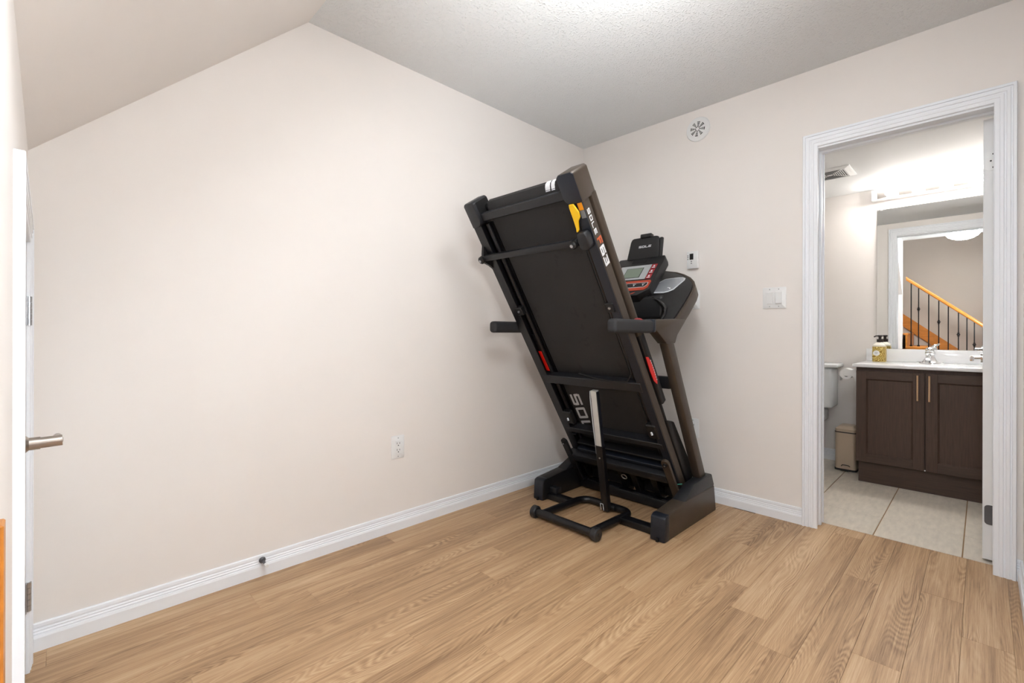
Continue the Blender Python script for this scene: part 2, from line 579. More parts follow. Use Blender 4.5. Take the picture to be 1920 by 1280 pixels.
def plank(x0, x1, y0, y1):
    key = (round(x1 - x0, 3), round(y1 - y0, 3))
    if key not in plank_mesh:
        g = 0.0001
        hl, hw = key[0] / 2 - g, key[1] / 2 - g
        e = 0.0005
        poly = [(-hl, -hw), (hl, -hw), (hl, hw), (-hl, hw)]
        pt = [(-hl + e, -hw + e), (hl - e, -hw + e), (hl - e, hw - e), (-hl + e, hw - e)]
        o = MB().prism(poly, 'z', -.010, -.0009).prism(poly, 'z', -.0009, 0, top=pt).build('plank', 'oak', smooth=False)
        plank_mesh[key] = o.data
        me = o.data
    else:
        o = bpy.data.objects.new('plank', plank_mesh[key])
        C.objects.link(o)
    o.parent = floor
    o.location = ((x0 + x1) / 2, (y0 + y1) / 2, 0)


for k in range(-1, 20):
    yt = -.004 - PW * k
    if k == -1:
        yt, yb = -0.001, -.004
        continue
    yb = yt - PW
    yt = min(yt, -.002) if k else -.002
    yb = max(yb, YR + .002)
    if yt - yb < .02:
        continue
    jx = None
    for y, x in known.items():
        if abs(y - (-.004 - PW * k)) < .03:
            jx = x
    if jx is None:
        jx = -.4 - random.random() * 1.1
    xend = 0.105 if (yb < DY0 and yt > DY1) else -0.002      # the doorway rows run through to the tiles
    x = jx
    while x > X_FLOOR0:
        x -= 1.21
    x = x
    while x < xend:
        a, b = max(x, X_FLOOR0), min(x + 1.21, xend)
        if b - a > .03:
            plank(a, b, yb, yt)
        x += 1.21

# ---- bathroom floor tiles
bfloor = struct(MB().box((.1085, -.45, -.03), (BX, -2.31, -.003)).build('floor_bathroom', 'grout'))
ys = [-2.31, -2.084, -1.756, -1.428, -1.10, -.772, -.45]
xs = [.110, .43, 1.08, BX]
for i in range(len(ys) - 1):
    for j in range(len(xs) - 1):
        MB().box((xs[j] + .0015, ys[i] + .0025, -.008), (xs[j + 1] - .0015, ys[i + 1] - .0025, 0), .001, 1).build('tile', 'tile', bfloor, smooth=False)

# ---- baseboards (moulded profile swept along the wall)
BB = [(0, 0), (.015, 0), (.0155, .042), (.013, .050), (.0100, .0505), (.0100, .055), (.0115, .0565), (.0085, .0600), (.0085, .0640),
      (.0098, .0655), (.0068, .0690), (.0068, .0730), (.0080, .0745), (.0070, .0850), (.0050, .0880), (0, .0880)]


def baseboard(name, p0, p1, nrm):
    p0 = Vector(p0); p1 = Vector(p1); nrm = Vector(nrm)
    def fn(i, t, z):
        return tuple((p0 if i == 0 else p1) + nrm * t + Vector((0, 0, z)))
    return struct(MB().sweep(BB, fn, 2).build(name, 'white_trim', smooth=False))


baseboard('baseboard_left', (-2.945, 0, 0), (0, 0, 0), (0, -1, 0))
baseboard('baseboard_back', (0, 0, 0), (0, -1.4685, 0), (-1, 0, 0))
baseboard('baseboard_back.001', (0, -2.2505, 0), (0, YR, 0), (-1, 0, 0))
baseboard('baseboard_right', (-2.9, YR, 0), (0, YR, 0), (0, 1, 0))
baseboard('baseboard_closet', (XF(0), 0, 0), (XF(.072), -.072, 0), (1, 0.014, 0))
baseboard('baseboard_closet.001', (XF(.942), -.942, 0), (XF(WEND), -WEND, 0), (1, 0.014, 0))
baseboard('baseboard_bathroom', (BX, -.45, 0), (BX, -1.52, 0), (-1, 0, 0))
baseboard('baseboard_bathroom.001', (WT, -.45, 0), (WT, -1.465, 0), (1, 0, 0))

# ---- casings: fluted moulding mitred round an opening
CP = [(0, 0), (0, .010), (.003, .0125), (.017, .0125), (.019, .0155), (.029, .0155), (.031, .0125), (.037, .0125), (.039, .0165), (.049, .0175),
      (.0505, .0140), (.0555, .0140), (.057, .0195), (.0665, .0200), (.068, .018), (.068, 0)]


def casing(name, P, a0, a1, zt, scale_w=1.0, scale_t=1.0):
    """P(a, t, z): point on the wall at a along it, t proud of it. Opening from a0 to a1 (a0 < a1), head at zt."""
    root = struct(empty(name, P(a0, 0, 0)))
    prof = [(x * scale_w, t * scale_t) for x, t in CP]
    def left(i, x, t): return P(a0 - x, t, 0 if i == 0 else zt + x)
    def head(i, x, t): return P(a0 - x if i == 0 else a1 + x, t, zt + x)
    def right(i, x, t): return P(a1 + x, t, 0 if i == 0 else zt + x)
    for nm, fn in (('casing_leg', left), ('casing_head', head), ('casing_leg', right)):
        MB().sweep(prof, fn, 2).build(nm, 'white_trim', root, smooth=False)
    return root


casing('trim_1', lambda a, t, z: (-t, -a, z), 1.537, 2.181, 2.022, 1.0, 1.0)
casing('trim_2', lambda a, t, z: (WT + t, -a, z), 1.540, 2.181, 2.022, .98, 1.0)
casing('trim_3', lambda a, t, z: (XF(a) + t, -a + .014 * t, z), .132, .883, 1.302, .84, .78)
# jambs with door stop
jb = struct(empty('trim_4', (0, DY0, 0)))
MB().box((-.002, DY0, 0), (WT + .002, DY0 - .012, DZ), .001, 1).build('jamb', 'white_trim', jb)
MB().box((-.002, DY1, 0), (WT + .002, DY1 + .010, DZ), .001, 1).build('jamb', 'white_trim', jb)
MB().box((-.002, DY0, DZ), (WT + .002, DY1, DZ - .014), .001, 1).build('jamb', 'white_trim', jb)
MB().box((.055, DY0 - .011, 0), (.078, DY0 - .022, DZ - .0242), .001, 1).build('stop', 'white_trim', jb)
MB().box((.055, DY0 - .005, DZ - .012), (.078, DY1 + .008, DZ - .024), .001, 1).build('stop', 'white_trim', jb)
MB().box((.088, DY0 - .0125, .90), (.112, DY0 - .0145, .96), .002, 1).build('strike_plate', 'nickel', jb)

# ================================================================== DOORS
# bathroom door, swung open into the bathroom
d1 = struct(empty('door_1', (.13, -2.165, 0)))
DX0, DX1, DA, DB = .128, .728, -2.149, -2.193
MB().box((DX0, DA, .012), (DX1, DB, 2.004), .0015, 1).build('leaf', 'door_white', d1)
for z, mt, rad in ((1.812, 'plastic_white', .016), (.215, 'dark_nickel', .014)):
    hp = MB().prism(rrect(DB, z - .044, DA - .006, z + .044, rad), 'x', DX0 - .0025, DX0, 0).build('hinge', mt, d1)
    mb = MB().cyl((DX0 - .004, DB - .001, z - .046), (DX0 - .004, DB - .001, z + .046), .0055, n=12)
    for zz in (-.03, .0, .03):
        mb.cyl((DX0 - .0045, DB + (.012 if zz else .020), z + zz), (DX0 - .001, DB + (.012 if zz else .020), z + zz), .0035, n=10)
    mb.build('hinge_pin', 'slot_black' if mt == 'plastic_white' else mt, hp)
hd = MB().cyl((.662, DA, .905), (.662, DA + .008, .905), .026).cyl((.662, DA + .008, .905), (.662, DA + .045, .905), .009)
hd.tube([(.662, DA + .040, .905), (.64, DA + .042, .905), (.56, DA + .038, .905)], .0085)
hd.box((.655, DA + .034, .885), (.668, DA + .05, .912), .003)
hd.build('handle', 'chrome', d1)

# low closet door under the slope
d2 = struct(empty('door_2', (XF(.13), -.13, 0)))
MB(W0).box((CA0 + .003, -.038, .010), (CA1 - .003, -.002, CZ - .003), .0015, 1).build('leaf', 'door_white', d2)
MB(W0).box((CA0 + .10, -.002, .12), (CA1 - .10, .001, .60), .003, 1).build('leaf_panel', 'door_white', d2)
MB(W0).box((CA0 + .10, -.002, .72), (CA1 - .10, .001, CZ - .12), .003, 1).build('leaf_panel', 'door_white', d2)
for z in (1.095, .232):
    hg = MB(W0)
    for i in range(5):
        zz = z - .044 + .0176 * i
        hg.cyl((.131, .006, zz + .0006), (.131, .006, zz + .0170), .0066, n=14)
    hg.box((.131, .0005, z - .044), (.150, .0025, z + .044)).box((.112, .0005, z - .044), (.131, .003, z + .044))
    hg.build('hinge', 'steel', d2)
lv = MB(W0)
LA, LZ = .815, .808
lv.lathe([(.026, 0.0), (.026, .004), (.020, .010), (.0125, .018), (.0125, .034)], (LA, 0, LZ), 'y', 24)
hb = lv.build('handle', 'nickel', d2)
MB(W0).tube([(LA, .030, LZ), (LA, .050, LZ + .0005), (LA, .066, LZ + .001)], .0110, 18).build('handle_neck', 'nickel', hb)
MB(W0).tube([(LA, .060, LZ + .000), (LA - .03, .061, LZ - .003), (LA - .11, .060, LZ - .009)], .0075, 14).build('handle_lever', 'nickel', hb)

# door stop on the baseboard
ds = thing('door_stop', (-2.256, -.014, .068), 'small metal door stop with white tip screwed to the left baseboard', 'door stop')
MB().lathe([(.013, 0), (.013, -.004), (.008, -.009)], (-2.256, -.0125, .068), 'y', 18).build('base', 'dark_nickel', ds)
MB().cyl((-2.256, -.018, .068), (-2.256, -.062, .066), .005, n=12).build('rod', 'dark_nickel', ds)
MB().cyl((-2.256, -.060, .066), (-2.256, -.078, .065), .0075, .007, n=14).build('tip', 'plastic_white', ds)


# ================================================================== WALL FITTINGS
def wall_plate(mb, P, w, h, d=.006):
    pts = rrect(-w / 2, -h / 2, w / 2, h / 2, .004)
    pin = rrect(-w / 2 + .004, -h / 2 + .004, w / 2 - .004, h / 2 - .004, .003)
    n = len(pts)
    v = [P(*p, 0) for p in pts] + [P(*p, d * .6) for p in pts] + [P(*p, d) for p in pin]
    f = [tuple(range(n - 1, -1, -1)), tuple(range(2 * n, 3 * n))]
    for k in (0, n):
        f += [(k + i, k + (i + 1) % n, k + n + (i + 1) % n, k + n + i) for i in range(n)]
    mb._add(v, f)
    return mb


def local(origin, ax, up, nrm):
    o = Vector(origin); ax = Vector(ax); up = Vector(up); nrm = Vector(nrm)
    return lambda a, b, c: tuple(o + ax * a + up * b + nrm * c)


def pbox(mb, P, a0, b0, c0, a1, b1, c1):
    v = [P(a, b, c) for a in (a0, a1) for b in (b0, b1) for c in (c0, c1)]
    mb._add(v, [(0, 1, 3, 2), (4, 6, 7, 5), (0, 4, 5, 1), (2, 3, 7, 6), (0, 2, 6, 4), (1, 5, 7, 3)], .0012, 1)
    return mb


def outlet(loc, ax, nrm, label, group=None):
    t = thing('wall_outlet', loc, label, 'outlet', group)
    P = local(loc, ax, (0, 0, 1), nrm)
    wall_plate(MB(), P, .074, .120).build('plate', 'plastic_white', t)
    body = pbox(MB(), P, -.0165, -.034, .004, .0165, .034, .0085).build('receptacle', 'plastic_white', t)
    s = MB()
    for z in (.017, -.017):
        pbox(s, P, -.0085, z - .001, .008, -.0060, z + .009, .0090)
        pbox(s, P, .0060, z - .001, .008, .0085, z + .008, .0090)
        pbox(s, P, -.0028, z - .010, .008, .0028, z - .0048, .0090)
    s.build('socket_slot', 'slot_black', body)
    for z in (.048, -.048):
        MB().cyl(P(0, z, .005), P(0, z, .0068), .003, n=10).build('screw', 'plastic_grey', t)
    return t


def switch(loc, n, label):
    t = thing('light_switch', loc, label, 'light switch')
    P = local(loc, (0, -1, 0), (0, 0, 1), (-1, 0, 0))
    w_ = .072 if n == 1 else .119
    wall_plate(MB(), P, w_, .119).build('plate', 'plastic_white', t)
    for i in range(n):
        c = (i - (n - 1) / 2) * .046
        pbox(MB(), P, c - .0175, -.035, .0045, c + .0175, .035, .0066).build('switch_frame', 'plastic_white', t)
        mb = MB()
        tilt = .003 if i == n - 1 else -.001
        v = [P(c - .0155, -.032, .005), P(c + .0155, -.032, .005), P(c + .0155, .032, .005), P(c - .0155, .032, .005),
             P(c - .0155, -.032, .0095 + tilt), P(c + .0155, -.032, .0095 + tilt), P(c + .0155, .032, .0085 - tilt * .3), P(c - .0155, .032, .0085 - tilt * .3)]
        mb._add(v, [(0, 3, 2, 1), (4, 5, 6, 7), (0, 1, 5, 4), (1, 2, 6, 5), (2, 3, 7, 6), (3, 0, 4, 7)], .001, 1)
        mb.build('rocker', 'plastic_white', t)
        for z in (.048, -.048):
            MB().cyl(P(c, z, .005), P(c, z, .0066), .0028, n=10).build('screw', 'plastic_grey', t)
    return t


outlet((-1.603, 0, .432), (1, 0, 0), (0, -1, 0), 'white duplex outlet low on the plain left wall beside the treadmill')
outlet((0, -.864, .433), (0, -1, 0), (-1, 0, 0), 'white outlet half hidden behind the treadmill upright')
switch((0, -1.328, 1.231), 2, 'white double rocker light switch beside the bathroom door casing')
switch((0, -.868, 1.243), 1, 'white single light switch half hidden behind the treadmill console')

th = thing('thermostat', (0, -.865, 1.493), 'white wall thermostat with small dark screen above the treadmill console', 'thermostat')
P = local((0, -.865, 1.493), (0, -1, 0), (0, 0, 1), (-1, 0, 0))
mb = MB(); mb.box((0, -.829, 1.438), (-.024, -.901, 1.548), .005, 2); mb.build('case', 'plastic_white', th)
pbox(MB(), P, -.0165, .002, .0235, .0075, .040, .0246).build('screen', 'slot_black', th)
for z in (.026, .015, .004):
    pbox(MB(), P, -.031, z, .0235, -.0245, z + .0045, .0248).build('button', 'slot_black', th)
for z in (-.011, -.023):
    mb = MB()
    mb._add([P(-.011, z, .0236), P(.001, z, .0236), P(-.005, z + .007, .0236), P(-.011, z, .0250), P(.001, z, .0250), P(-.005, z + .007, .0250)],
            [(0, 2, 1), (3, 4, 5), (0, 1, 4, 3), (1, 2, 5, 4), (2, 0, 3, 5)])
    mb.build('arrow_button', 'dark_nickel', th)

vt = thing('wall_vent', (0, -.894, 2.312), 'round white wall vent with black radial slots just under the ceiling', 'vent')
vy, vz = -.893, 2.313
MB().lathe([(.074, 0), (.076, -.004), (.072, -.010), (.052, -.0125), (.012, -.0135), (.001, -.0138)], (0, vy, vz), 'x', 48).build('cover', 'plastic_white', vt)
for k in range(8):
    t = 2 * PI * k / 8 + .17
    sl_ = MB()
    hw = .20
    pts = []
    for (r, s) in ((.010, -hw), (.046, -hw), (.046, hw), (.010, hw)):
        pts.append((r * math.cos(t + s), r * math.sin(t + s)))
    v = [(-.0134 if math.hypot(*p) < .02 else -.0128, vy + p[0], vz + p[1]) for p in pts] + [(-.0146 if math.hypot(*p) < .02 else -.0140, vy + p[0], vz + p[1]) for p in pts]
    sl_._add(v, [(0, 1, 2, 3), (7, 6, 5, 4), (0, 4, 5, 1), (1, 5, 6, 2), (2, 6, 7, 3), (3, 7, 4, 0)])
    so = sl_.build('slot', 'slot_black', vt)
    bars = MB()
    for r in (.019, .026, .033, .040):
        a = [(r - .0012, -hw), (r + .0012, -hw), (r + .0012, hw), (r - .0012, hw)]
        p4 = [(rr * math.cos(t + s), rr * math.sin(t + s)) for rr, s in a]
        v = [(-.0130, vy + p[0], vz + p[1]) for p in p4] + [(-.0152, vy + p[0], vz + p[1]) for p in p4]
        bars._add(v, [(0, 1, 2, 3), (7, 6, 5, 4), (0, 4, 5, 1), (1, 5, 6, 2), (2, 6, 7, 3), (3, 7, 4, 0)])
    bo = bars.build('slot_bar', 'plastic_white', so)


# ceiling lamps
def dome(loc, glow, label):
    t = thing('ceiling_light', loc, label, 'ceiling light')
    MB().lathe([(.075, 0), (.078, -.012), (.03, -.020), (.012, -.024), (.012, -.062)], loc, 'z', 32).build('base', 'nickel', t)
    MB().lathe([(.02, -.060), (.150, -.056), (.172, -.060), (.170, -.070), (.150, -.098), (.11, -.125), (.06, -.142), (.012, -.148)], loc, 'z', 40).build('shade', glow, t)
    MB().lathe([(.012, -.146), (.010, -.158), (.004, -.164)], loc, 'z', 12).build('finial', 'nickel', t)


dome((-1.47, -1.30, H), 'glow_a', 'lit flush dome lamp on the stucco ceiling in front of the treadmill')
dome((-2.50, -1.955, H), 'glow_b', 'lit glass dome lamp near the stairs seen in the bathroom mirror')

# ================================================================== TREADMILL
YC = -.622
tm = thing('treadmill', (-.45, YC, 0), 'folded black and bronze treadmill standing upright in the corner', 'treadmill')
D0 = Vector((-.387, 0, .152)); DU = Vector((-.5435, 0, .8394)); DN = Vector((.8394, 0, .5435))
DX = frame(D0, DU, (0, 1, 0), DN)           # deck frame: (u up the deck, y, n towards the belt)
YL_, YR_ = -.268, -.975                     # outer faces of the deck


def mir(y):
    return 2 * YC - y


# --- base feet, one each side
foot = [(-.755, 0), (-.748, .118), (-.725, .128), (-.50, .150), (-.155, .150), (-.130, .0)]
for ya, yb in ((-1.060, -.982), (mir(-1.060) - .0, mir(-.982))):
    f = MB().prism(foot, 'y', ya, yb, .007, 2).build('base_foot', 'bronze' if ya < YC else 'black', tm)
    MB().prism([(-.757, .0), (-.750, .119), (-.727, .1295), (-.70, .131), (-.70, .0)], 'y', ya - .0015, yb + .0015, .008, 2).build('foot_toe', 'navy', f)
    MB().box((-.765, (ya + yb) / 2 - .008, 0), (-.752, (ya + yb) / 2 + .004, .020), .001, 1).build('toe_notch', 'deep', f)
    # moulded boot at the bottom of the upright
    n0, n1 = min(ya, yb), max(ya, yb)
    v = [(-.545, n0, .140), (-.545, n1, .140), (-.150, n1, .148), (-.150, n0, .148), (-.400, n0 + .008, .210), (-.400, n1 - .008, .205), (-.178, n1 - .004, .222), (-.178, n0 + .004, .222)]
    MB()._add(v, [(0, 1, 2, 3), (7, 6, 5, 4), (0, 4, 5, 1), (1, 5, 6, 2), (2, 6, 7, 3), (3, 7, 4, 0)], .010, 2).build('boot', 'cover', f)
    up = [(-.264, .165), (-.188, .165), (-.607, .985), (-.683, .985)]
    yo, yi = (-1.036, -.986) if ya < YC else (mir(-1.036), mir(-.986))
    MB().prism(up, 'y', yo, yi, .010, 2).build('upright', 'bronze', tm)

# --- cross tubes of the base
for ya, yb in ((-.985, -.765), (-.445, -.24)):
    MB().box((-.712, ya, .003), (-.655, yb, .038), .004, 2).build('cross_beam', 'black_metal', tm)
MB().box((-.69, -.315, .036), (-.635, -.245, .075), .008, 2).build('beam_bracket', 'cover', tm)
MB().box((-.375, -1.0, .006), (-.315, -.24, .062), .006, 2).build('base_beam', 'black_metal', tm)
for ya, yb in ((-.21, -.29), (-.315, -.385), (-.435, -.56), (-.66, -.79), (-.845, -.905)):
    MB().box((-.372, ya, .0615), (-.290, yb, .0665), .001, 1).build('base_pad', 'cover', tm)

# --- U frame with transport wheels
arc = []
def bend(cx, cy, r, a0, a1, n=7):
    return [(cx + r * math.cos(math.radians(a0 + (a1 - a0) * i / n)), cy + r * math.sin(math.radians(a0 + (a1 - a0) * i / n)), .024) for i in range(n + 1)]
yl, yr = -.442, -.770
pts = [(-.965, yl, .030), (-.65, yl, .024)] + bend(-.645, yl - .07, .07, 90, 0) + bend(-.635, yr + .06, .06, 0, -90) + [(-.64, yr, .024), (-.965, yr, .030)]
uf = MB().tube(pts, .0205, 16).build('u_frame', 'black_metal', tm)
MB().cyl((-.968, -.405, .033), (-.968, -.812, .033), .0215, n=18).build('front_tube', 'black_metal', uf)
for y in (-.400, -.806):
    wl = MB().lathe([(.004, -.018), (.028, -.018), (.034, -.012), (.034, .012), (.028, .018), (.004, .018)], (-.970, y, .034), 'y', 24).build('transport_wheel', 'cover', tm)
    MB().cyl((-.970, y - .0215, .034), (-.970, y + .0215, .034), .009, n=12).build('wheel_bolt', 'black', wl)

# --- lift strut between U frame and deck
S0, S1 = Vector((-.618, -.634, .014)), Vector((-.762, -.648, .715))
sv = lambda t: S0 + (S1 - S0) * t
sx = (S1 - S0).normalized()
SX = frame(S0, (sx.cross(Vector((0, 1, 0)))).normalized(), (0, 1, 0), sx)
Ls = (S1 - S0).length
MB(SX).prism(rrect(-.018, -.022, .018, .022, .006), 'z', 0, .395).build('lift_strut', 'black_metal', tm)
sr = MB(SX).prism(rrect(-.014, -.0185, .014, .0185, .004), 'z', .39, Ls).build('strut_rod', 'rod_silver', tm)
MB(SX).box((-.010, -.0240, .39), (.013, -.0180, Ls - .005), .001, 1).build('rod_side', 'navy', sr)
MB(SX).tube([(.004, .027, .34), (.006, .029, .5), (.006, .030, Ls - .05), (.004, .027, Ls - .005)], .0030, 8).build('strut_cable', 'logo_grey', tm)
MB(SX).cyl((.0175, -.002, .325), (.021, -.002, .325), .005, n=12).build('strut_bolt', 'steel', tm)
MB().cyl((-.600, -.60, .030), (-.600, -.680, .030), .016, n=16).build('strut_pivot', 'black', tm)
mb = MB(SX)
for a, b in (((.030, .004), (.030, .042)), ((.030, .042), (.012, .042)), ((.012, .042), (.012, .004))):
    mb.tube([(.0195, a[0] - .004, a[1]), (.0195, b[0] - .004, b[1])], .0022, 6)
mb.build('strut_clip', 'logo_grey', tm)

# --- deck rails
for s in (0, 1):
    f = (lambda y: y) if s == 0 else mir
    y0, y1 = (YR_, -.940) if s == 0 else (YL_, YL_ - .035)
    rail = MB(DX).box((0, y0, .004), (1.71, y1, .056), .003, 1).build('side_rail', 'bronze' if s == 0 else 'black_metal', tm)
    MB(DX).box((.0, y0 + (.002 if s == 0 else -.002), 0), (1.71, f(-.926) - (0 if s == 0 else .010), .006), .0015, 1).build('rail_flange', 'navy' if s == 0 else 'black_metal', rail)
    MB(DX).box((.02, f(-.962), .056), (1.70, f(-.885), .074), 0).build('deck_edge', 'deep', tm)
    MB(DX).prism(rrect(f(-.986), .070, f(-.925), .114, .018) if s == 0 else rrect(f(-.925), .070, f(-.986), .114, .018), 'x', .98, 1.71).build('foot_rail', 'bronze', tm)
    MB(DX).prism(rrect(f(-.985), .071, f(-.925), .118, .012) if s == 0 else rrect(f(-.925), .071, f(-.985), .118, .012), 'x', .56, .985).build('foot_rail_cover', 'black', tm)
    MB(DX).cyl((.57, f(-.955), .088), (.36, f(-.955), .082), .012, n=12).build('gas_spring', 'black_metal', tm)
    # motor hood shoulder
    hood = [(.455, .070), (.40, .125), (.10, .150), (-.02, .140), (-.02, .058), (.36, .058)]
    MB(DX).prism([(p[0], p[1]) for p in hood], 'y', f(-.984), f(-.90), .010, 2).build('hood_shoulder', 'black', tm)
    # end cap
    cy0, cy1 = (-.982, -.890) if s == 0 else (-.272, -.346)
    def cap_outline(d=0.0):
        ya_, yb_ = (cy0, cy1)
        sg = 1 if s == 0 else -1
        u0, u1 = 1.702 + d, 1.834 - d
        o_ = [(u0, ya_ + sg * d), (u1 - .010, ya_ + sg * d), (u1, ya_ + sg * (d + .010)), (u1, yb_ - sg * (d + .012)), (u1 - .010, yb_ - sg * d)]
        for i in range(7):
            t_ = math.radians(90 * i / 6)
            o_.append((u0 + .034 - .034 * math.sin(t_), yb_ - sg * d - sg * (.034 - .034 * math.cos(t_))))
        return o_
    c = MB(DX).prism(cap_outline(), 'z', -.004, .106, .005, 2).build('end_cap', 'bronze' if s == 0 else 'cover', tm)
    MB(DX).prism(cap_outline(.0015), 'z', -.0075, -.002, .003, 2).build('cap_face', 'navy' if s == 0 else 'cover', c)
    yi_ = cy1 + (.0012 if s == 0 else -.0012)
    MB(DX).box((1.728, yi_, .012), (1.824, cy1 - (.002 if s == 0 else -.002), .100)).build('cap_recess_shade', 'deep', c)  # near-black plate on the inner side paints the shade of the hollow cap

# lettering on the rail facing the room
rl = bpy.data.objects['side_rail']
SID = dict(du=(-1, 0, 0), dv=(0, 0, 1), normal=(0, -1, 0))
letters(MB(DX), 'SOLE', (1.662, YR_ + .0002, .012), wid=.0235, hei=.020, gap=.0075, slant=-.12, **SID).build('lettering', 'logo_white', rl)
letters(MB(DX), 'F', (1.527, YR_ + .0002, .012), wid=.034, hei=.036, gap=.006, slant=-.10, **SID).build('lettering', 'logo_orange', rl)
letters(MB(DX), '63', (1.486, YR_ + .0002, .010), wid=.043, hei=.036, gap=.007, slant=-.10, **SID).build('lettering', 'logo_white', rl)
# red sticker by the cushion adjuster
st = MB(DX)
st.prism([(.868, .062), (.855, .080), (.80, .092), (.757, .095), (.70, .088), (.688, .080), (.72, .063), (.786, .058)], 'y', -.9875, -.984)
stk = st.build('red_sticker', 'red', tm)
mb = MB(DX)
for k in range(9):
    u = .832 - k * .0145
    mb.box((u, -.9885, .0885 - abs(k - 4) * .0006), (u - .009, -.9874, .0925 - abs(k - 4) * .0006))
tx = mb.build('sticker_print', 'logo_white', stk)
tx['kind'] = 'stuff'

# --- belt, rollers and bars seen from underneath
MB(DX).prism([(.30, .052), (1.745, .052), (1.775, .056), (1.80, .072), (1.806, .090), (1.80, .106), (1.775, .116), (.30, .116), (.30, .110), (1.76, .110), (1.77, .060), (.30, .058)], 'y', -.868, -.372).build('running_belt', 'belt', tm)
MB(DX).cyl((1.772, -.345, .088), (1.772, -.890, .088), .026, n=24).build('rear_roller', 'black', tm)
bt = bpy.data.objects['running_belt']
letters(MB(DX), 'SOLE', (.568, -.388, .0518), (-1, 0, 0), (0, -1, 0), .084, .074, .020, -.22, (0, 0, -1), .0010).build('lettering', 'logo_grey', bt)
mb = MB(DX)
for ya, yb in ((-.765, -.792), (-.800, -.820)):
    mb.prism([(1.770, .0545), (1.790, .0615), (1.801, .0705), (1.807, .0885), (1.805, .0890), (1.799, .072), (1.789, .063), (1.770, .0558)], 'y', ya, yb)
mb.build('lettering', 'logo_white', bt)
MB(DX).box((1.722, -.325, .012), (1.762, -.895, .046), .003, 1).build('rear_crossbar', 'cover', tm)
for y in (-.345, -.900):
    MB(DX).cyl((.12, y, .036), (1.70, y, .036), .012, n=12).build('deck_tube', 'black_metal', tm)
ax = MB(DX).box((1.523, -.275, -.034), (1.554, -.905, -.010), .004, 2).build('axle_bar', 'cover', tm)
for y in (-.268, -.884):
    wl = MB(DX).lathe([(.006, -.052), (.014, -.052), (.020, -.046), (.021, -.020)], (1.536, y, 0), 'z', 24).build('axle_wheel', 'black', tm)
for y in (-.268, -.884):
    MB(DX).cyl((1.536, y, -.0555), (1.536, y, -.051), .0075, n=14).build('axle_bolt', 'steel', ax)
MB(DX).prism([(1.655, .01), (1.60, .002), (1.565, -.024), (1.545, -.036), (1.515, -.036), (1.49, -.014), (1.455, .006), (1.455, .03), (1.655, .03)], 'y', -.284, -.268).build('axle_bracket', 'black', tm)
MB(DX).prism([(1.581, -.920), (1.583, -.958), (1.565, -.968), (1.515, -.966), (1.500, -.955), (1.496, -.938), (1.506, -.914), (1.545, -.910)], 'z', -.040, .002, .008, 3).build('axle_cover', 'cover', tm)
MB(DX).prism([(1.706, -.914), (1.704, -.938), (1.668, -.952), (1.645, -.950), (1.628, -.934), (1.590, -.922), (1.580, -.914), (1.580, -.905), (1.596, -.909), (1.641, -.911), (1.689, -.911)], 'z', -.016, -.008, .002, 1).build('release_lever', 'yellow', tm)
MB(DX).box((1.700, -.948, -.0016), (1.668, -.971, .0), 0).build('warning_label', 'orange_label', tm)
MB(DX).box((1.666, -.948, -.0016), (1.632, -.971, .0), 0).build('warning_label', 'grey_label', tm)
for y in (-.335, -.930):
    bk = MB(DX).box((1.165, y - .022, -.006), (1.215, y + .022, .03), .004, 1).build('deck_bracket', 'black', tm)
    MB(DX).cyl((1.191, y, -.011), (1.191, y, -.004), .0065, n=12).build('bracket_bolt', 'steel', bk)
for y in (-.352, -.918):
    bk = MB(DX).box((.375, y - .030, -.006), (.47, y + .030, .03), .006, 1).build('deck_bracket', 'black', tm)
    MB(DX).cyl((.41, y - .004, -.014), (.422, y + .004, -.004), .0075, n=14).build('bracket_bolt', 'steel', bk)
MB(DX).box((.690, -.296, -.004), (.748, -.948, .040), .004, 1).build('middle_beam', 'cover', tm)
MB(DX).tube([(.765, -.56, .02), (.758, -.70, -.004), (.752, -.80, -.006), (.756, -.88, -.004), (.80, -.912, .01), (.90, -.912, .02), (1.05, -.915, .02)], .0035, 8).build('sensor_cable', 'black', tm)
MB(DX).box((1.02, -.318, .024), (.76, -.345, .034), .004, 1).build('deck_damper', 'black_metal', tm)
MB(DX).box((.905, -.320, .020), (.765, -.343, .024), .001, 1).build('damper_label', 'red', tm)
# motor hood seen from below
MB(DX).box((-.06, -.285, .045), (.338, -.958, .135), .010, 2).build('motor_hood', 'deep', tm)
MB(DX).box((.302, -.295, -.002), (.340, -.950, .050), .003, 1).build('hood_beam', 'cover', tm)
MB(DX).box((.290, -.312, -.004), (.283, -.352, .05), 0).build('hood_beam', 'cover', tm)
MB(DX).box((.218, -.345, -.012), (.231, -.930, .045), .002, 1).build('hood_beam', 'black', tm)
MB(DX).box((.160, -.330, -.020), (.184, -.930, .045), .003, 1).build('hood_beam', 'navy', tm)
MB(DX).box((.098, -.262, -.055), (.154, -.942, .000), .005, 2).build('hood_beam', 'cover', tm)
for y in (-.275, -.575, -.665, -.80):
    MB(DX).box((-.165, y - .020, .004), (.10, y + .020, .060), .004, 1).build('hood_rib', 'black', tm)
MB().box((-.285, -.975, .064), (-.262, -.265, .24), .002, 1).build('hood_skirt', 'deep', tm)
mb = MB(DX)
ring = [(-.005 + .0175 * math.cos(2 * PI * k / 20), -.603 + .0175 * math.sin(2 * PI * k / 20), .000) for k in range(20)]
mb.tube(ring, .004, 8, True)
mb.build('hood_ring', 'steel', tm)
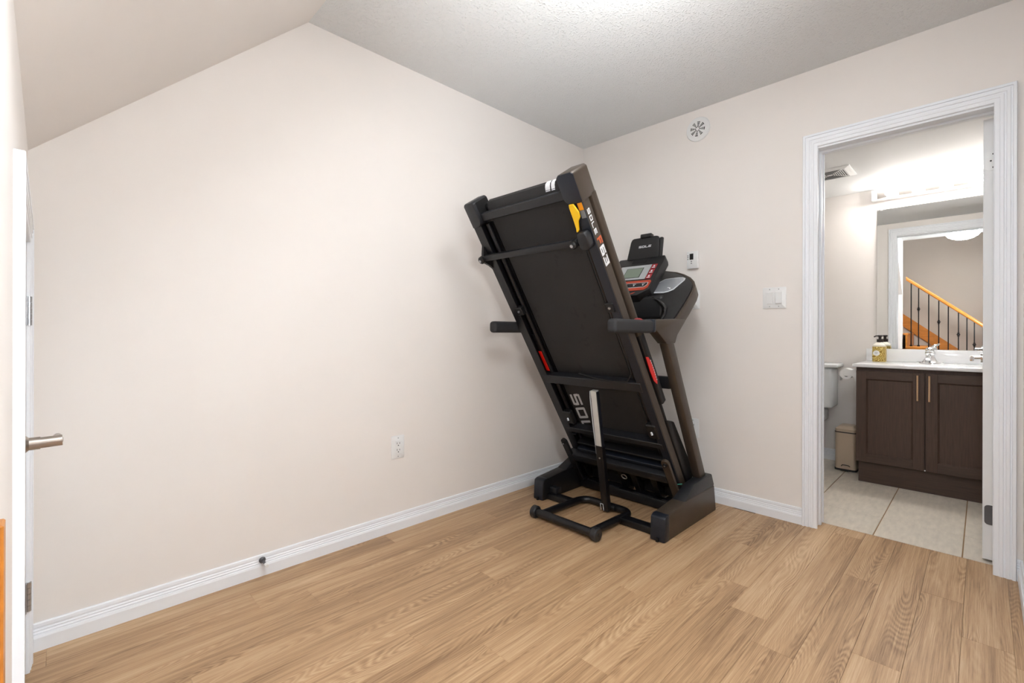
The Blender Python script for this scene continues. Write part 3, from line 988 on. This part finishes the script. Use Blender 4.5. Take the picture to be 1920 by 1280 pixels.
# side link arms
for y0, y1, mt in ((-.990, -.945, 'bronze'), (-.300, -.258, 'black')):
    yc_ = (y0 + y1) / 2
    pts = [(.262 + .022 * math.cos(math.radians(a)), yc_ + .022 * math.sin(math.radians(a))) for a in range(-80, 81, 20)]
    pts = [(.255 + .024 * math.cos(math.radians(a)), yc_ + .022 * math.sin(math.radians(a))) for a in range(-90, 91, 18)] + [(-.075, yc_ + .022), (-.075, yc_ - .022)]
    arm = MB(DX).prism(pts, 'z', -.058, -.040, .002, 1).build('link_arm', mt, tm)
    MB(DX).cyl((.25, yc_, -.066), (.25, yc_, -.056), .012, n=16).build('arm_bolt', 'black', arm)
    MB(DX).cyl((.25, yc_, -.068), (.25, yc_, -.0655), .005, n=10).build('arm_pin', 'steel', arm)
MB().tube([(-.46, -.955, .200), (-.45, -.985, .205), (-.44, -1.0, .208)], .0025, 6).build('earth_wire', mat('green_wire', (60, 150, 130), .4), tm)
# bar between the uprights behind the deck
MB().box((-.565, -.990, .735), (-.525, mir(-.990), .800), .006, 2).build('upright_crossbar', 'black_metal', tm)

# --- console
PX = frame((-.590, 0, 1.090), (.788, 0, .615), (0, 1, 0), (-.615, 0, .788))   # (s up the console, y, n out)
outer = [(-.020, -1.022), (.05, -1.028), (.16, -1.030), (.29, -1.026), (.345, -1.016), (.395, -.992), (.440, -.955), (.484, -.900), (.515, -.845), (.548, -.745), (.560, YC)]
inner = [(-.020, -.953), (.064, -.951), (.115, -.935), (.155, -.905), (.195, -.860), (.225, -.815), (.243, -.760), (.250, -.690), (.250, YC)]
mo = lambda L_: [(s, mir(y)) for s, y in L_]
arch = outer + list(reversed(mo(outer)))[1:] + mo(inner) + list(reversed(inner))[1:]


def inset(o, i, d):
    o2 = [(s - (d if s > .3 else 0) * min(1, (s - .25) * 4), y + d) for s, y in o]
    o2[-1] = (o[-1][0] - d, YC)
    return o2 + list(reversed(mo(o2)))[1:] + mo(i) + list(reversed(i))[1:]


shell = MB(PX)
def arch_solid(mb, o, i, n0, n1, di=0.0):
    """quad strip solid between the outer and inner outlines"""
    k = len(o)
    def samp(L_, t):
        x = t * (len(L_) - 1); a = int(min(x, len(L_) - 2)); f = x - a
        return (L_[a][0] * (1 - f) + L_[a + 1][0] * f, L_[a][1] * (1 - f) + L_[a + 1][1] * f)
    oo = o + list(reversed(mo(o)))[1:]
    nn = len(oo)
    ii = i + list(reversed(mo(i)))[1:]
    ip = [samp(ii, j / (nn - 1)) for j in range(nn)]
    v = []
    for j in range(nn):
        v += [(oo[j][0], oo[j][1], n0), (oo[j][0], oo[j][1], n1), (ip[j][0], ip[j][1], n1), (ip[j][0], ip[j][1], n0)]
    f = [(0, 1, 2, 3), tuple(4 * (nn - 1) + q for q in (3, 2, 1, 0))]
    for j in range(nn - 1):
        a, b = 4 * j, 4 * j + 4
        f += [(a + q, a + (q + 1) % 4, b + (q + 1) % 4, b + q) for q in range(4)]
    mb._add(v, f, .010, 2)
    return mb


co = arch_solid(MB(PX), [(q, y + .012) for q, y in outer[:-1]] + [(outer[-1][0] - .01, YC)], inner, -.068, -.004).build('console_shell', 'black', tm)
rim = MB(PX)
arch_solid(rim, outer, [(q - (.0 if q < .3 else .006), y + .014) for q, y in outer[:-1]] + [(outer[-1][0] - .014, YC)], -.070, -.003).build('console_rim', 'bronze', co)
top_o = [(s - max(0, min(.014, (s - .3) * .1)), y + .013) for s, y in outer[:-1]] + [(outer[-1][0] - .012, YC)]
arch_solid(MB(PX), top_o, [(s - .0, y + .003) for s, y in inner[:-1]] + [inner[-1]], -.060, .006).build('console_top', 'black', tm)
# dark lip around the hand opening
lip = [(s, y, .008) for s, y in inner]
MB(PX).tube(lip, .008, 8).build('opening_lip', 'gloss_black', tm)
MB(PX).tube([(s, mir(y), n) for s, y, n in lip], .008, 8).build('opening_lip', 'black', tm)
MB().box((-.425, -.875, 1.112), (-.315, mir(-.875), 1.250), .020, 3).build('console_belly', 'black', tm)
# cup holder trays
tray = [(.293, -.700), (.427, -.805), (.433, -.880), (.431, -.915), (.418, -.936), (.398, -.938), (.302, -.906), (.283, -.880), (.274, -.855), (.283, -.72)]
for g in (lambda y: y, mir):
    tr = MB(PX).prism([(s, g(y)) for s, y in tray], 'z', .002, .0085, .003, 2).build('cup_tray', 'logo_grey', tm)
    cs = sum(p[0] for p in tray) / len(tray); cy = sum(p[1] for p in tray) / len(tray)
    MB(PX).prism([(cs + (s - cs) * .88, g(cy + (y - cy) * .90)) for s, y in tray], 'z', .0075, .0092).build('tray_well', 'silver', tr)
    MB(PX).tube([(.325, g(-.862), .010), (.318, g(-.880), .010), (.308, g(-.880), .010)], .002, 6).build('tray_mark', 'logo_white', tr)
# display housing
QX = frame((-.445, 0, 1.276), (.696, 0, .718), (0, 1, 0), (-.718, 0, .696))   # (a up the display, y, n out)
dh = MB(QX).prism([(-.03, -.730), (.02, -.793), (.30, -.793), (.332, -.780), (.335, YC), (.332, mir(-.780)), (.30, mir(-.793)), (.02, mir(-.793)), (-.03, mir(-.730))], 'z', -.062, -.001, .006, 2).build('display_housing', 'black', tm)
MB(QX).box((.275, -.670, -.001), (.318, mir(-.670), .001), .001, 1).build('speaker_panel', 'deep', dh)
MB(QX).prism([(.112, -.728), (.246, -.728), (.246, mir(-.728)), (.112, mir(-.728))], 'z', -.001, .0015).build('grey_panel', 'panel_grey', dh)
MB(QX).box((.128, -.684, .001), (.222, -.566, .0022), .0004, 1).build('screen_bezel', 'slot_black', dh)
MB(QX).box((.132, -.680, .0018), (.218, -.570, .0030), .0004, 1).build('screen', 'lcd', dh)
for g in (0, 1):
    for k, a in enumerate((.204, .158, .112)):
        ya, yb = (-.765, -.732) if g == 0 else (mir(-.765), mir(-.732))
        b_ = MB(QX).box((a, ya, -.001), (a + .042, yb, .0022), .0006, 1).build('program_button', 'console_red', dh)
        yc_ = (ya + yb) / 2
        MB(QX).box((a + .006, yc_ - .010, .002), (a + .013, yc_ + .010, .0028)).box((a + .018, yc_ - .005, .002), (a + .031, yc_ + .005, .0028)).build('button_print', 'logo_white', dh)
MB(QX).prism([(.010, -.760), (.030, -.780), (.086, -.782), (.098, -.772), (.098, mir(-.772)), (.086, mir(-.782)), (.030, mir(-.780)), (.010, mir(-.760))], 'z', -.001, .002).build('key_band', 'console_orange', dh)
MB(QX).prism([(.034, -.752), (.052, -.769), (.074, -.769), (.076, -.765), (.076, mir(-.765)), (.052, mir(-.769)), (.034, mir(-.752))], 'z', .0015, .0028).build('key_outline', 'logo_white', dh)
MB(QX).prism([(.037, -.751), (.053, -.766), (.072, -.766), (.073, -.763), (.073, mir(-.763)), (.053, mir(-.766)), (.037, mir(-.751))], 'z', .002, .0036).build('key_strip', 'slot_black', dh)
mb = MB(QX)
for k in range(5):
    y = -.742 + k * .046 * (1.30)
    mb.box((.048, y - .004, .0034), (.056, y + .004, .0042)).box((.062, y - .010, .0034), (.065, y + .010, .0042))
mb.build('key_print', 'logo_white', dh)
MB(QX).prism([(-.012, -.690), (-.004, -.712), (-.018, -.700), (-.022, -.675)], 'z', -.001, .001).build('console_badge', 'console_orange', dh)
# tablet holder
TX = frame((-.205, 0, 1.500), (.16, 0, .987), (0, 1, 0), (-.987, 0, .16))
tb = MB(TX).prism([(0, -.744), (.118, -.738), (.138, -.728), (.142, -.712), (.142, -.560), (.136, -.546), (.118, -.538), (0, -.520)], 'z', 0, .022, .005, 2).build('tablet_holder', 'black', tm)
MB(TX).box((.0, -.757, -.006), (.130, -.738, .017), .005, 2).build('holder_side', 'black', tb)
MB(TX).box((.136, -.684, -.008), (.162, -.608, .030), .005, 2).build('holder_clip', 'black', tb)
letters(MB(TX), 'SOLE', (.072, -.600, .0222), (0, -1, 0), (1, 0, 0), .0185, .0135, .004, .2, (0, 0, 1), .0008).build('lettering', 'logo_white', tb)

# --- hand grips and necks
for s in (0, 1):
    yo, yi = (-1.038, -.984) if s == 0 else (mir(-1.038), mir(-.984))
    neck = [(-.800, 1.098), (-.800, 1.046), (-.772, 1.030), (-.690, .978), (-.598, .978), (-.572, 1.022), (-.470, 1.105), (-.555, 1.108)]
    MB().prism(neck, 'y', yo, yi, .008, 2).build('neck', 'bronze', tm)
    ya, yb = min(yo, yi), max(yo, yi)
    MB().box((-.800, ya - .001, 1.036), (-.822, yb + .001, 1.100), .007, 2).build('grip_collar', 'navy', tm)
    gp = MB().box((-1.150, ya, 1.032), (-.818, yb, 1.096), .018, 4).build('hand_grip', 'foam', tm)
    MB().lathe([(.032, -.008), (.030, .002), (.018, .007), (.004, .009)], (-.92, (ya + yb) / 2 + .002, 1.094), 'z', 20, 1.0, .62).build('speed_button', 'console_red', gp)
MB().box((-.79, -1.0, 1.040), (-.74, -.988, 1.06), .003, 1).build('neck_bolt', 'black', tm)

# ================================================================== BATHROOM
vc = thing('vanity_cabinet', (1.38, -1.90, 0), 'dark espresso vanity cabinet with two shaker doors in the bathroom', 'cabinet')
VY0, VY1 = -1.528, -2.285
MB().box((1.122, VY0, .145), (BX - .002, VY1, .798), .001, 1).build('body', 'espresso', vc)
MB().box((1.140, VY0 - .010, 0), (BX - .002, VY1 + .005, .146), .001, 1).build('plinth', 'espresso_h', vc)
for y0, y1 in ((-1.530, -1.886), (-1.893, -2.28)):
    d = MB()
    z0, z1 = .148, .776
    st_ = .056
    d.box((1.100, y0, z0), (1.121, y0 - st_, z1), .001, 1).box((1.100, y1, z0), (1.121, y1 + st_, z1), .001, 1)
    dd = d.build('door', 'espresso', vc)
    MB().box((1.1004, y0 - st_, z0), (1.121, y1 + st_, z0 + st_), .001, 1).build('door_rail', 'espresso_h', dd)
    MB().box((1.1004, y0 - st_, z1 - st_), (1.121, y1 + st_, z1), .001, 1).build('door_rail', 'espresso_h', dd)
    # sloped inner moulding and flat panel
    MB().box((1.112, y0 - st_, z0 + st_), (1.120, y1 + st_, z1 - st_)).build('door_panel', 'espresso', dd)
    mo_ = MB()
    a0, a1, b0, b1, t = y0 - st_, y1 + st_, z0 + st_, z1 - st_, .009
    for p in (((a0, b0), (a1, b0), (a1 + t, b0 + t), (a0 - t, b0 + t)), ((a0, b1), (a1, b1), (a1 + t, b1 - t), (a0 - t, b1 - t)),
              ((a0, b0), (a0, b1), (a0 - t, b1 - t), (a0 - t, b0 + t)), ((a1, b0), (a1, b1), (a1 + t, b1 - t), (a1 + t, b0 + t))):
        v = [(1.1025, *p[0]), (1.1025, *p[1]), (1.1115, *p[2]), (1.1115, *p[3]), (1.118, *p[0]), (1.118, *p[1]), (1.118, *p[2]), (1.118, *p[3])]
        mo_._add(v, [(0, 1, 2, 3), (7, 6, 5, 4), (0, 4, 5, 1), (1, 5, 6, 2), (2, 6, 7, 3), (3, 7, 4, 0)])
    mo_.build('door_moulding', 'espresso', dd, smooth=False)
    hy = y1 + .032 if y0 > -1.8 else y0 - .018
    h = MB().cyl((1.078, hy, .598), (1.078, hy, .762), .0055, n=14)
    h.cyl((1.078, hy, .62), (1.1, hy, .62), .004, n=10).cyl((1.078, hy, .74), (1.1, hy, .74), .004, n=10)
    h.build('door_handle', 'brass', dd)
MB().cyl((1.098, -1.8895, .152), (1.104, -1.8895, .152), .004, n=10).build('bumper', 'logo_white', vc)

vtop = thing('countertop', (1.36, -1.90, .80), 'glossy white vanity countertop with low backsplash on the dark cabinet', 'countertop')
MB().box((1.080, -1.511, .800), (BX - .002, -2.300, .822), .004, 2).build('counter', 'counter', vtop)
MB().box((1.630, -1.511, .822), (BX - .002, -2.300, .915), .003, 2).build('backsplash', 'counter', vtop)
MB().lathe([(.20, .0), (.202, .0012), (.195, .0016), (.19, .001), (.15, .0002)], (1.305, -1.89, .8215), 'z', 40, .68, 1.1).build('basin_rim', 'counter', vtop)

fa = thing('faucet', (1.49, -1.89, .8226), 'chrome single lever faucet standing on the white vanity top', 'faucet')
MB().lathe([(.074, 0), (.075, .006), (.068, .012), (.030, .016)], (1.49, -1.89, .8226), 'z', 36, .42, 1.0).build('base', 'chrome', fa)
MB().lathe([(.052, .008), (.040, .018), (.030, .034), (.024, .050), (.024, .062), (.028, .068), (.028, .080), (.018, .088)], (1.49, -1.89, .8226), 'z', 28, .8, 1.0).build('body', 'chrome', fa)
MB().tube([(1.49, -1.888, .868), (1.455, -1.886, .874), (1.42, -1.884, .868), (1.40, -1.883, .856)], .013, 14).build('spout', 'chrome', fa)
MB().lathe([(.022, 0), (.025, .008), (.022, .022), (.012, .030)], (1.49, -1.888, .906), 'z', 20).tube([(1.49, -1.888, .925), (1.482, -1.903, .940), (1.476, -1.914, .950)], .008, 10).build('lever', 'chrome', fa)
MB().lathe([(.006, 0), (.011, .004), (.006, .008)], (1.474, -1.917, .950), 'z', 14).build('lever_tip', 'chrome', fa)
MB().cyl((1.4475, -1.89, .840), (1.4525, -1.89, .840), .004, n=10).build('screw', 'dark_nickel', fa)

mr = thing('mirror', (BX - .004, -1.92, .916), 'frameless wall mirror above the white vanity top reflecting the stairs', 'mirror')
MB().box((BX - .007, -1.574, .9165), (BX - .002, -2.30, 1.984)).build('glass', 'mirror', mr, smooth=False)
MB().box((BX - .010, -1.590, 1.975), (BX - .002, -1.606, 1.992), .001, 1).build('clip', 'steel', mr)

lb = thing('vanity_light', (BX - .02, -1.90, 2.03), 'lit white strip light with round bulbs above the bathroom mirror', 'wall light')
MB().box((1.588, -1.546, 2.050), (BX - .002, -2.302, 2.126), .002, 1).build('housing', 'plastic_white', lb)
MB().box((1.586, -1.582, 2.060), (1.590, -2.302, 2.1255)).build('face_plate', 'light_plate', lb)
MB().box((1.580, -1.580, 2.056), (1.590, -2.302, 2.0592)).build('plate_lip', 'nickel', lb)
for k in range(5):
    y = -1.668 - .1488 * k
    if y < -2.28: continue
    sk = MB().cyl((1.588, y, 2.084), (1.566, y, 2.084), .017, n=16).build('socket', 'plastic_white', lb)
    MB().lathe([(.012, -.022), (.022, -.030), (.032, -.046), (.035, -.058), (.032, -.074), (.021, -.088), (.004, -.094)], (1.588, y, 2.084), 'x', 24).build('bulb', 'bulb', lb)

sp = thing('soap_bottle', (1.52, -1.607, .822), 'square soap bottle with gold patterned wrap and black pump on vanity', 'bottle')
sw = .036
MB().prism(rrect(1.52 - sw, -1.606 - sw - .003, 1.52 + sw, -1.606 + sw + .003, .006), 'z', .8225, .935).build('wrap', 'pattern', sp)
b1 = rrect(1.52 - sw + .001, -1.606 - sw - .002, 1.52 + sw - .001, -1.606 + sw + .002, .006)
b2 = rrect(1.52 - .018, -1.606 - .020, 1.52 + .018, -1.606 + .020, .006)
MB().prism(b1, 'z', .935, .946).prism(b1, 'z', .946, .967, top=b2).build('shoulder', 'ceramic', sp)
MB().cyl((1.52 - sw - .0015, -1.592, .886), (1.52 - sw + .001, -1.592, .886), .020, n=28).build('badge', 'paper', sp)
mb = MB()
for k, wd in enumerate((.008, .011, .006)):
    mb.box((1.52 - sw - .002, -1.592 - wd, .892 - k * .006), (1.52 - sw - .001, -1.592 + wd, .894 - k * .006))
mb.build('badge_print', 'plastic_grey', sp)
mb = MB().cyl((1.52, -1.609, .966), (1.52, -1.609, .990), .020, n=20).cyl((1.52, -1.609, .990), (1.52, -1.609, 1.014), .009, n=12)
mb.box((1.505, -1.626, 1.008), (1.535, -1.594, 1.020), .004, 1).tube([(1.52, -1.600, 1.014), (1.50, -1.588, 1.014), (1.485, -1.580, 1.008)], .005, 8)
mb.build('pump', 'pump', sp)

to = thing('toilet', (1.40, -1.15, 0), 'white toilet partly seen beside the bathroom vanity', 'toilet')
TY0, TY1 = -1.345, -.93
MB().box((1.425, TY0 + .012, .445), (1.630, TY1 - .012, .765), .025, 3).build('tank', 'porcelain', to)
MB().box((1.405, TY0 - .020, .765), (1.640, TY1 + .020, .795), .010, 3).build('tank_lid', 'porcelain', to)
MB().lathe([(.085, 0), (.095, .03), (.085, .16), (.12, .28), (.165, .38), (.175, .40), (.15, .40)], (1.20, -1.137, 0), 'z', 32, 1.45, 1.0).build('bowl', 'porcelain', to)
MB().box((1.30, -1.25, .0), (1.50, -1.03, .40), .04, 3).build('pedestal', 'porcelain', to)
MB().box((1.36, -1.28, .33), (1.58, -.99, .446), .03, 3).build('tank_shelf', 'porcelain', to)
MB().lathe([(.17, 0), (.182, .006), (.182, .016), (.17, .022), (.02, .024)], (1.19, -1.137, .400), 'z', 32, 1.35, 1.0).build('seat', 'plastic_white', to)

tc_ = thing('trash_can', (1.43, -1.427, 0), 'small beige pedal bin on the tiles between toilet and vanity', 'trash can')
cp = rrect(1.345, -1.492, 1.535, -1.360, .022)
MB().prism(cp, 'z', .014, .285).build('body', 'can', tc_)
MB().prism(rrect(1.343, -1.494, 1.537, -1.358, .022), 'z', .284, .291).build('seal', 'slot_black', tc_)
MB().prism(cp, 'z', .291, .312).prism(cp, 'z', .312, .332, top=rrect(1.375, -1.470, 1.505, -1.382, .020)).build('lid', 'can', tc_)
MB().prism(rrect(1.342, -1.495, 1.538, -1.357, .022), 'z', .0, .014).build('base', 'slot_black', tc_)
MB().box((1.318, -1.452, .004), (1.346, -1.400, .012), .002, 1).build('pedal', 'slot_black', tc_)
MB().tube([(1.343, -1.455, .036), (1.338, -1.448, .044), (1.336, -1.43, .046), (1.337, -1.41, .045), (1.343, -1.402, .034)], .003, 8).build('pedal_bar', 'black_metal', tc_)

hp = thing('paper_holder', (1.22, -1.528, .74), 'white curved toilet paper holder fixed to the vanity side', 'holder')
MB().prism([(-1.5285, .690), (-1.5285, .810), (-1.536, .806)] and [(1.165, .690), (1.255, .690), (1.255, .800), (1.165, .800)], 'y', -1.5275, -1.5235, .002, 1).build('back_plate', 'plastic_white', hp)
prof = [(-1.524, .800), (-1.524, .682), (-1.516, .700), (-1.506, .722), (-1.492, .730), (-1.47, .726), (-1.448, .728), (-1.440, .748), (-1.448, .768), (-1.47, .776), (-1.495, .772), (-1.512, .780)]
for x0 in (1.158, 1.262):
    MB().prism(prof, 'x', x0, x0 + .007, .001, 1).build('bracket', 'plastic_white', hp)
rl_ = thing('toilet_roll', (1.213, -1.468, .742), 'white toilet paper roll hanging on the holder at the vanity side', 'toilet roll')
MB().cyl((1.166, -1.460, .742), (1.260, -1.460, .742), .038, n=28).build('roll', 'paper', rl_)
MB().box((1.167, -1.4225, .690), (1.259, -1.4215, .745)).build('loose_sheet', 'paper', rl_)
MB().cyl((1.1655, -1.462, .736), (1.1668, -1.462, .736), .015, n=18).build('core', 'slot_black', rl_)

cv = thing('ceiling_vent', (.975, -1.39, BH), 'square white louvered fan grille on the bathroom ceiling', 'vent')
VX0, VX1, VYa, VYb = .845, 1.110, -1.530, -1.265
fr = MB()
ring_o = [(VX0, VYa), (VX1, VYa), (VX1, VYb), (VX0, VYb)]
t = .034
ring_i = [(VX0 + t, VYa + t), (VX1 - t, VYa + t), (VX1 - t, VYb - t), (VX0 + t, VYb - t)]
for i in range(4):
    j = (i + 1) % 4
    v = [(*ring_o[i], BH), (*ring_o[j], BH), (*ring_i[j], BH - .011), (*ring_i[i], BH - .011), (*ring_o[i], BH - .003), (*ring_o[j], BH - .003), (*ring_i[j], BH - .013), (*ring_i[i], BH - .013)]
    fr._add(v, [(0, 1, 2, 3), (7, 6, 5, 4), (0, 4, 5, 1), (1, 5, 6, 2), (2, 6, 7, 3), (3, 7, 4, 0)])
fr.build('frame', 'plastic_white', cv, smooth=False)
MB().box((VX0 + t, VYa + t, BH - .004), (VX1 - t, VYb - t, BH - .010)).build('grille', 'plastic_white', cv)
cx, cy = (VX0 + VX1) / 2, (VYa + VYb) / 2
hw = (VX1 - VX0) / 2 - t - .012
for k in range(7):
    d = hw * (1 - k * .13)
    for q in range(4):
        L_ = d * .86
        a, b = -L_, L_
        if q == 0: p0, p1 = (cx + a, cy - d - .002), (cx + b, cy - d + .002)
        elif q == 1: p0, p1 = (cx + a, cy + d - .002), (cx + b, cy + d + .002)
        elif q == 2: p0, p1 = (cx - d - .002, cy + a), (cx - d + .002, cy + b)
        else: p0, p1 = (cx + d - .002, cy + a), (cx + d + .002, cy + b)
        MB().box((*p0, BH - .0112), (*p1, BH - .009)).build('louver_gap', 'slot_black', cv, smooth=False)

# ================================================================== STAIRCASE (seen in the mirror and at the left edge)
sc_ = thing('staircase', (-3.4, -1.8, 0), 'honey oak staircase with black iron balusters reflected in the bathroom mirror', 'staircase')
RISE, RUN = .20, .23
nose0 = -1.56      # front edge of the tread at z = .84
XS0, XS1 = -2.934, -3.95
levels = [(.84 + RISE * k, nose0 + RUN * k) for k in range(-3, 6)]
for z, y in levels:
    x0 = XS0 + .006 if y < -1.4 else -3.034
    MB().box((x0, y - .025, z - .032), (XS1 + .02, y + RUN, z), .008, 2).build('tread', 'honey', sc_)
    MB().box((XS0 - .02 if y < -1.4 else -3.034, y + RUN - .018, z), (XS1 + .02, y + RUN, z + RISE - .032)).build('riser', 'honey', sc_)
# closed side panel below the treads that face the room
for z, y in levels[:4]:
    MB().box((XS0, y, 0.0), (XS0 - .02, y + RUN, z - .032)).build('side_panel', 'honey', sc_)
MB().box((XS0 + .0135, -1.2925, 0), (XS0 - .02, -1.325, .800), .002, 1).build('skirt_end', 'honey', sc_)
# wall skirt following the slope on the far side
sk = [(levels[0][1] - .25, levels[0][0] - .20), (levels[-1][1] + RUN, levels[-1][0] + RISE), (levels[-1][1] + RUN, levels[-1][0] + RISE + .20), (levels[0][1] - .25, levels[0][0] + .02)]
MB().prism([(p[0], p[1]) for p in sk], 'x', XS1 + .004, XS1 + .022).build('wall_skirt', 'honey', sc_)
# handrail and balusters
RX = XS0 - .03
rz = lambda y: 1.197 + (1.899 - 1.197) / (2.122 - 1.325) * (y + 2.122)
def rail_fn(i, a, b):
    y = -2.235 if i == 0 else -1.335
    return (RX + a, y, rz(y) - .03 + b)
MB().sweep(rrect(-.028, -.030, .028, .030, .018), rail_fn, 2).build('handrail', 'honey', sc_)
for k, y in enumerate((-1.393, -1.477, -1.589, -1.698, -1.799, -1.904, -1.990, -2.064, -2.150)):
    zb = .84 + RISE * math.floor((y - nose0) / RUN + .08)
    bl = MB().box((RX - .0065, y - .0065, zb), (RX + .0065, y + .0065, rz(y) - .058), .001, 1).build('baluster', 'iron', sc_)
    MB().box((RX - .014, y - .014, zb - .0), (RX + .014, y + .014, zb + .022), .003, 1).build('baluster_shoe', 'iron', bl)
    if k % 2 == 1:
        zk = rz(y) - .37
        MB().lathe([(.007, -.030), (.014, -.022), (.010, -.014), (.022, 0), (.010, .014), (.014, .022), (.007, .030)], (RX, y, zk), 'z', 12).build('baluster_knuckle', 'iron', bl)
MB().box((RX - .04, -2.262, .20), (RX + .04, -2.185, 1.22), .004, 1).build('newel_post', 'honey', sc_)
MB().lathe([(.05, 0), (.055, .01), (.03, .03), (.045, .06), (.03, .09), (.004, .10)], (RX, -2.222, 1.22), 'z', 20).build('newel_cap', 'honey', sc_)
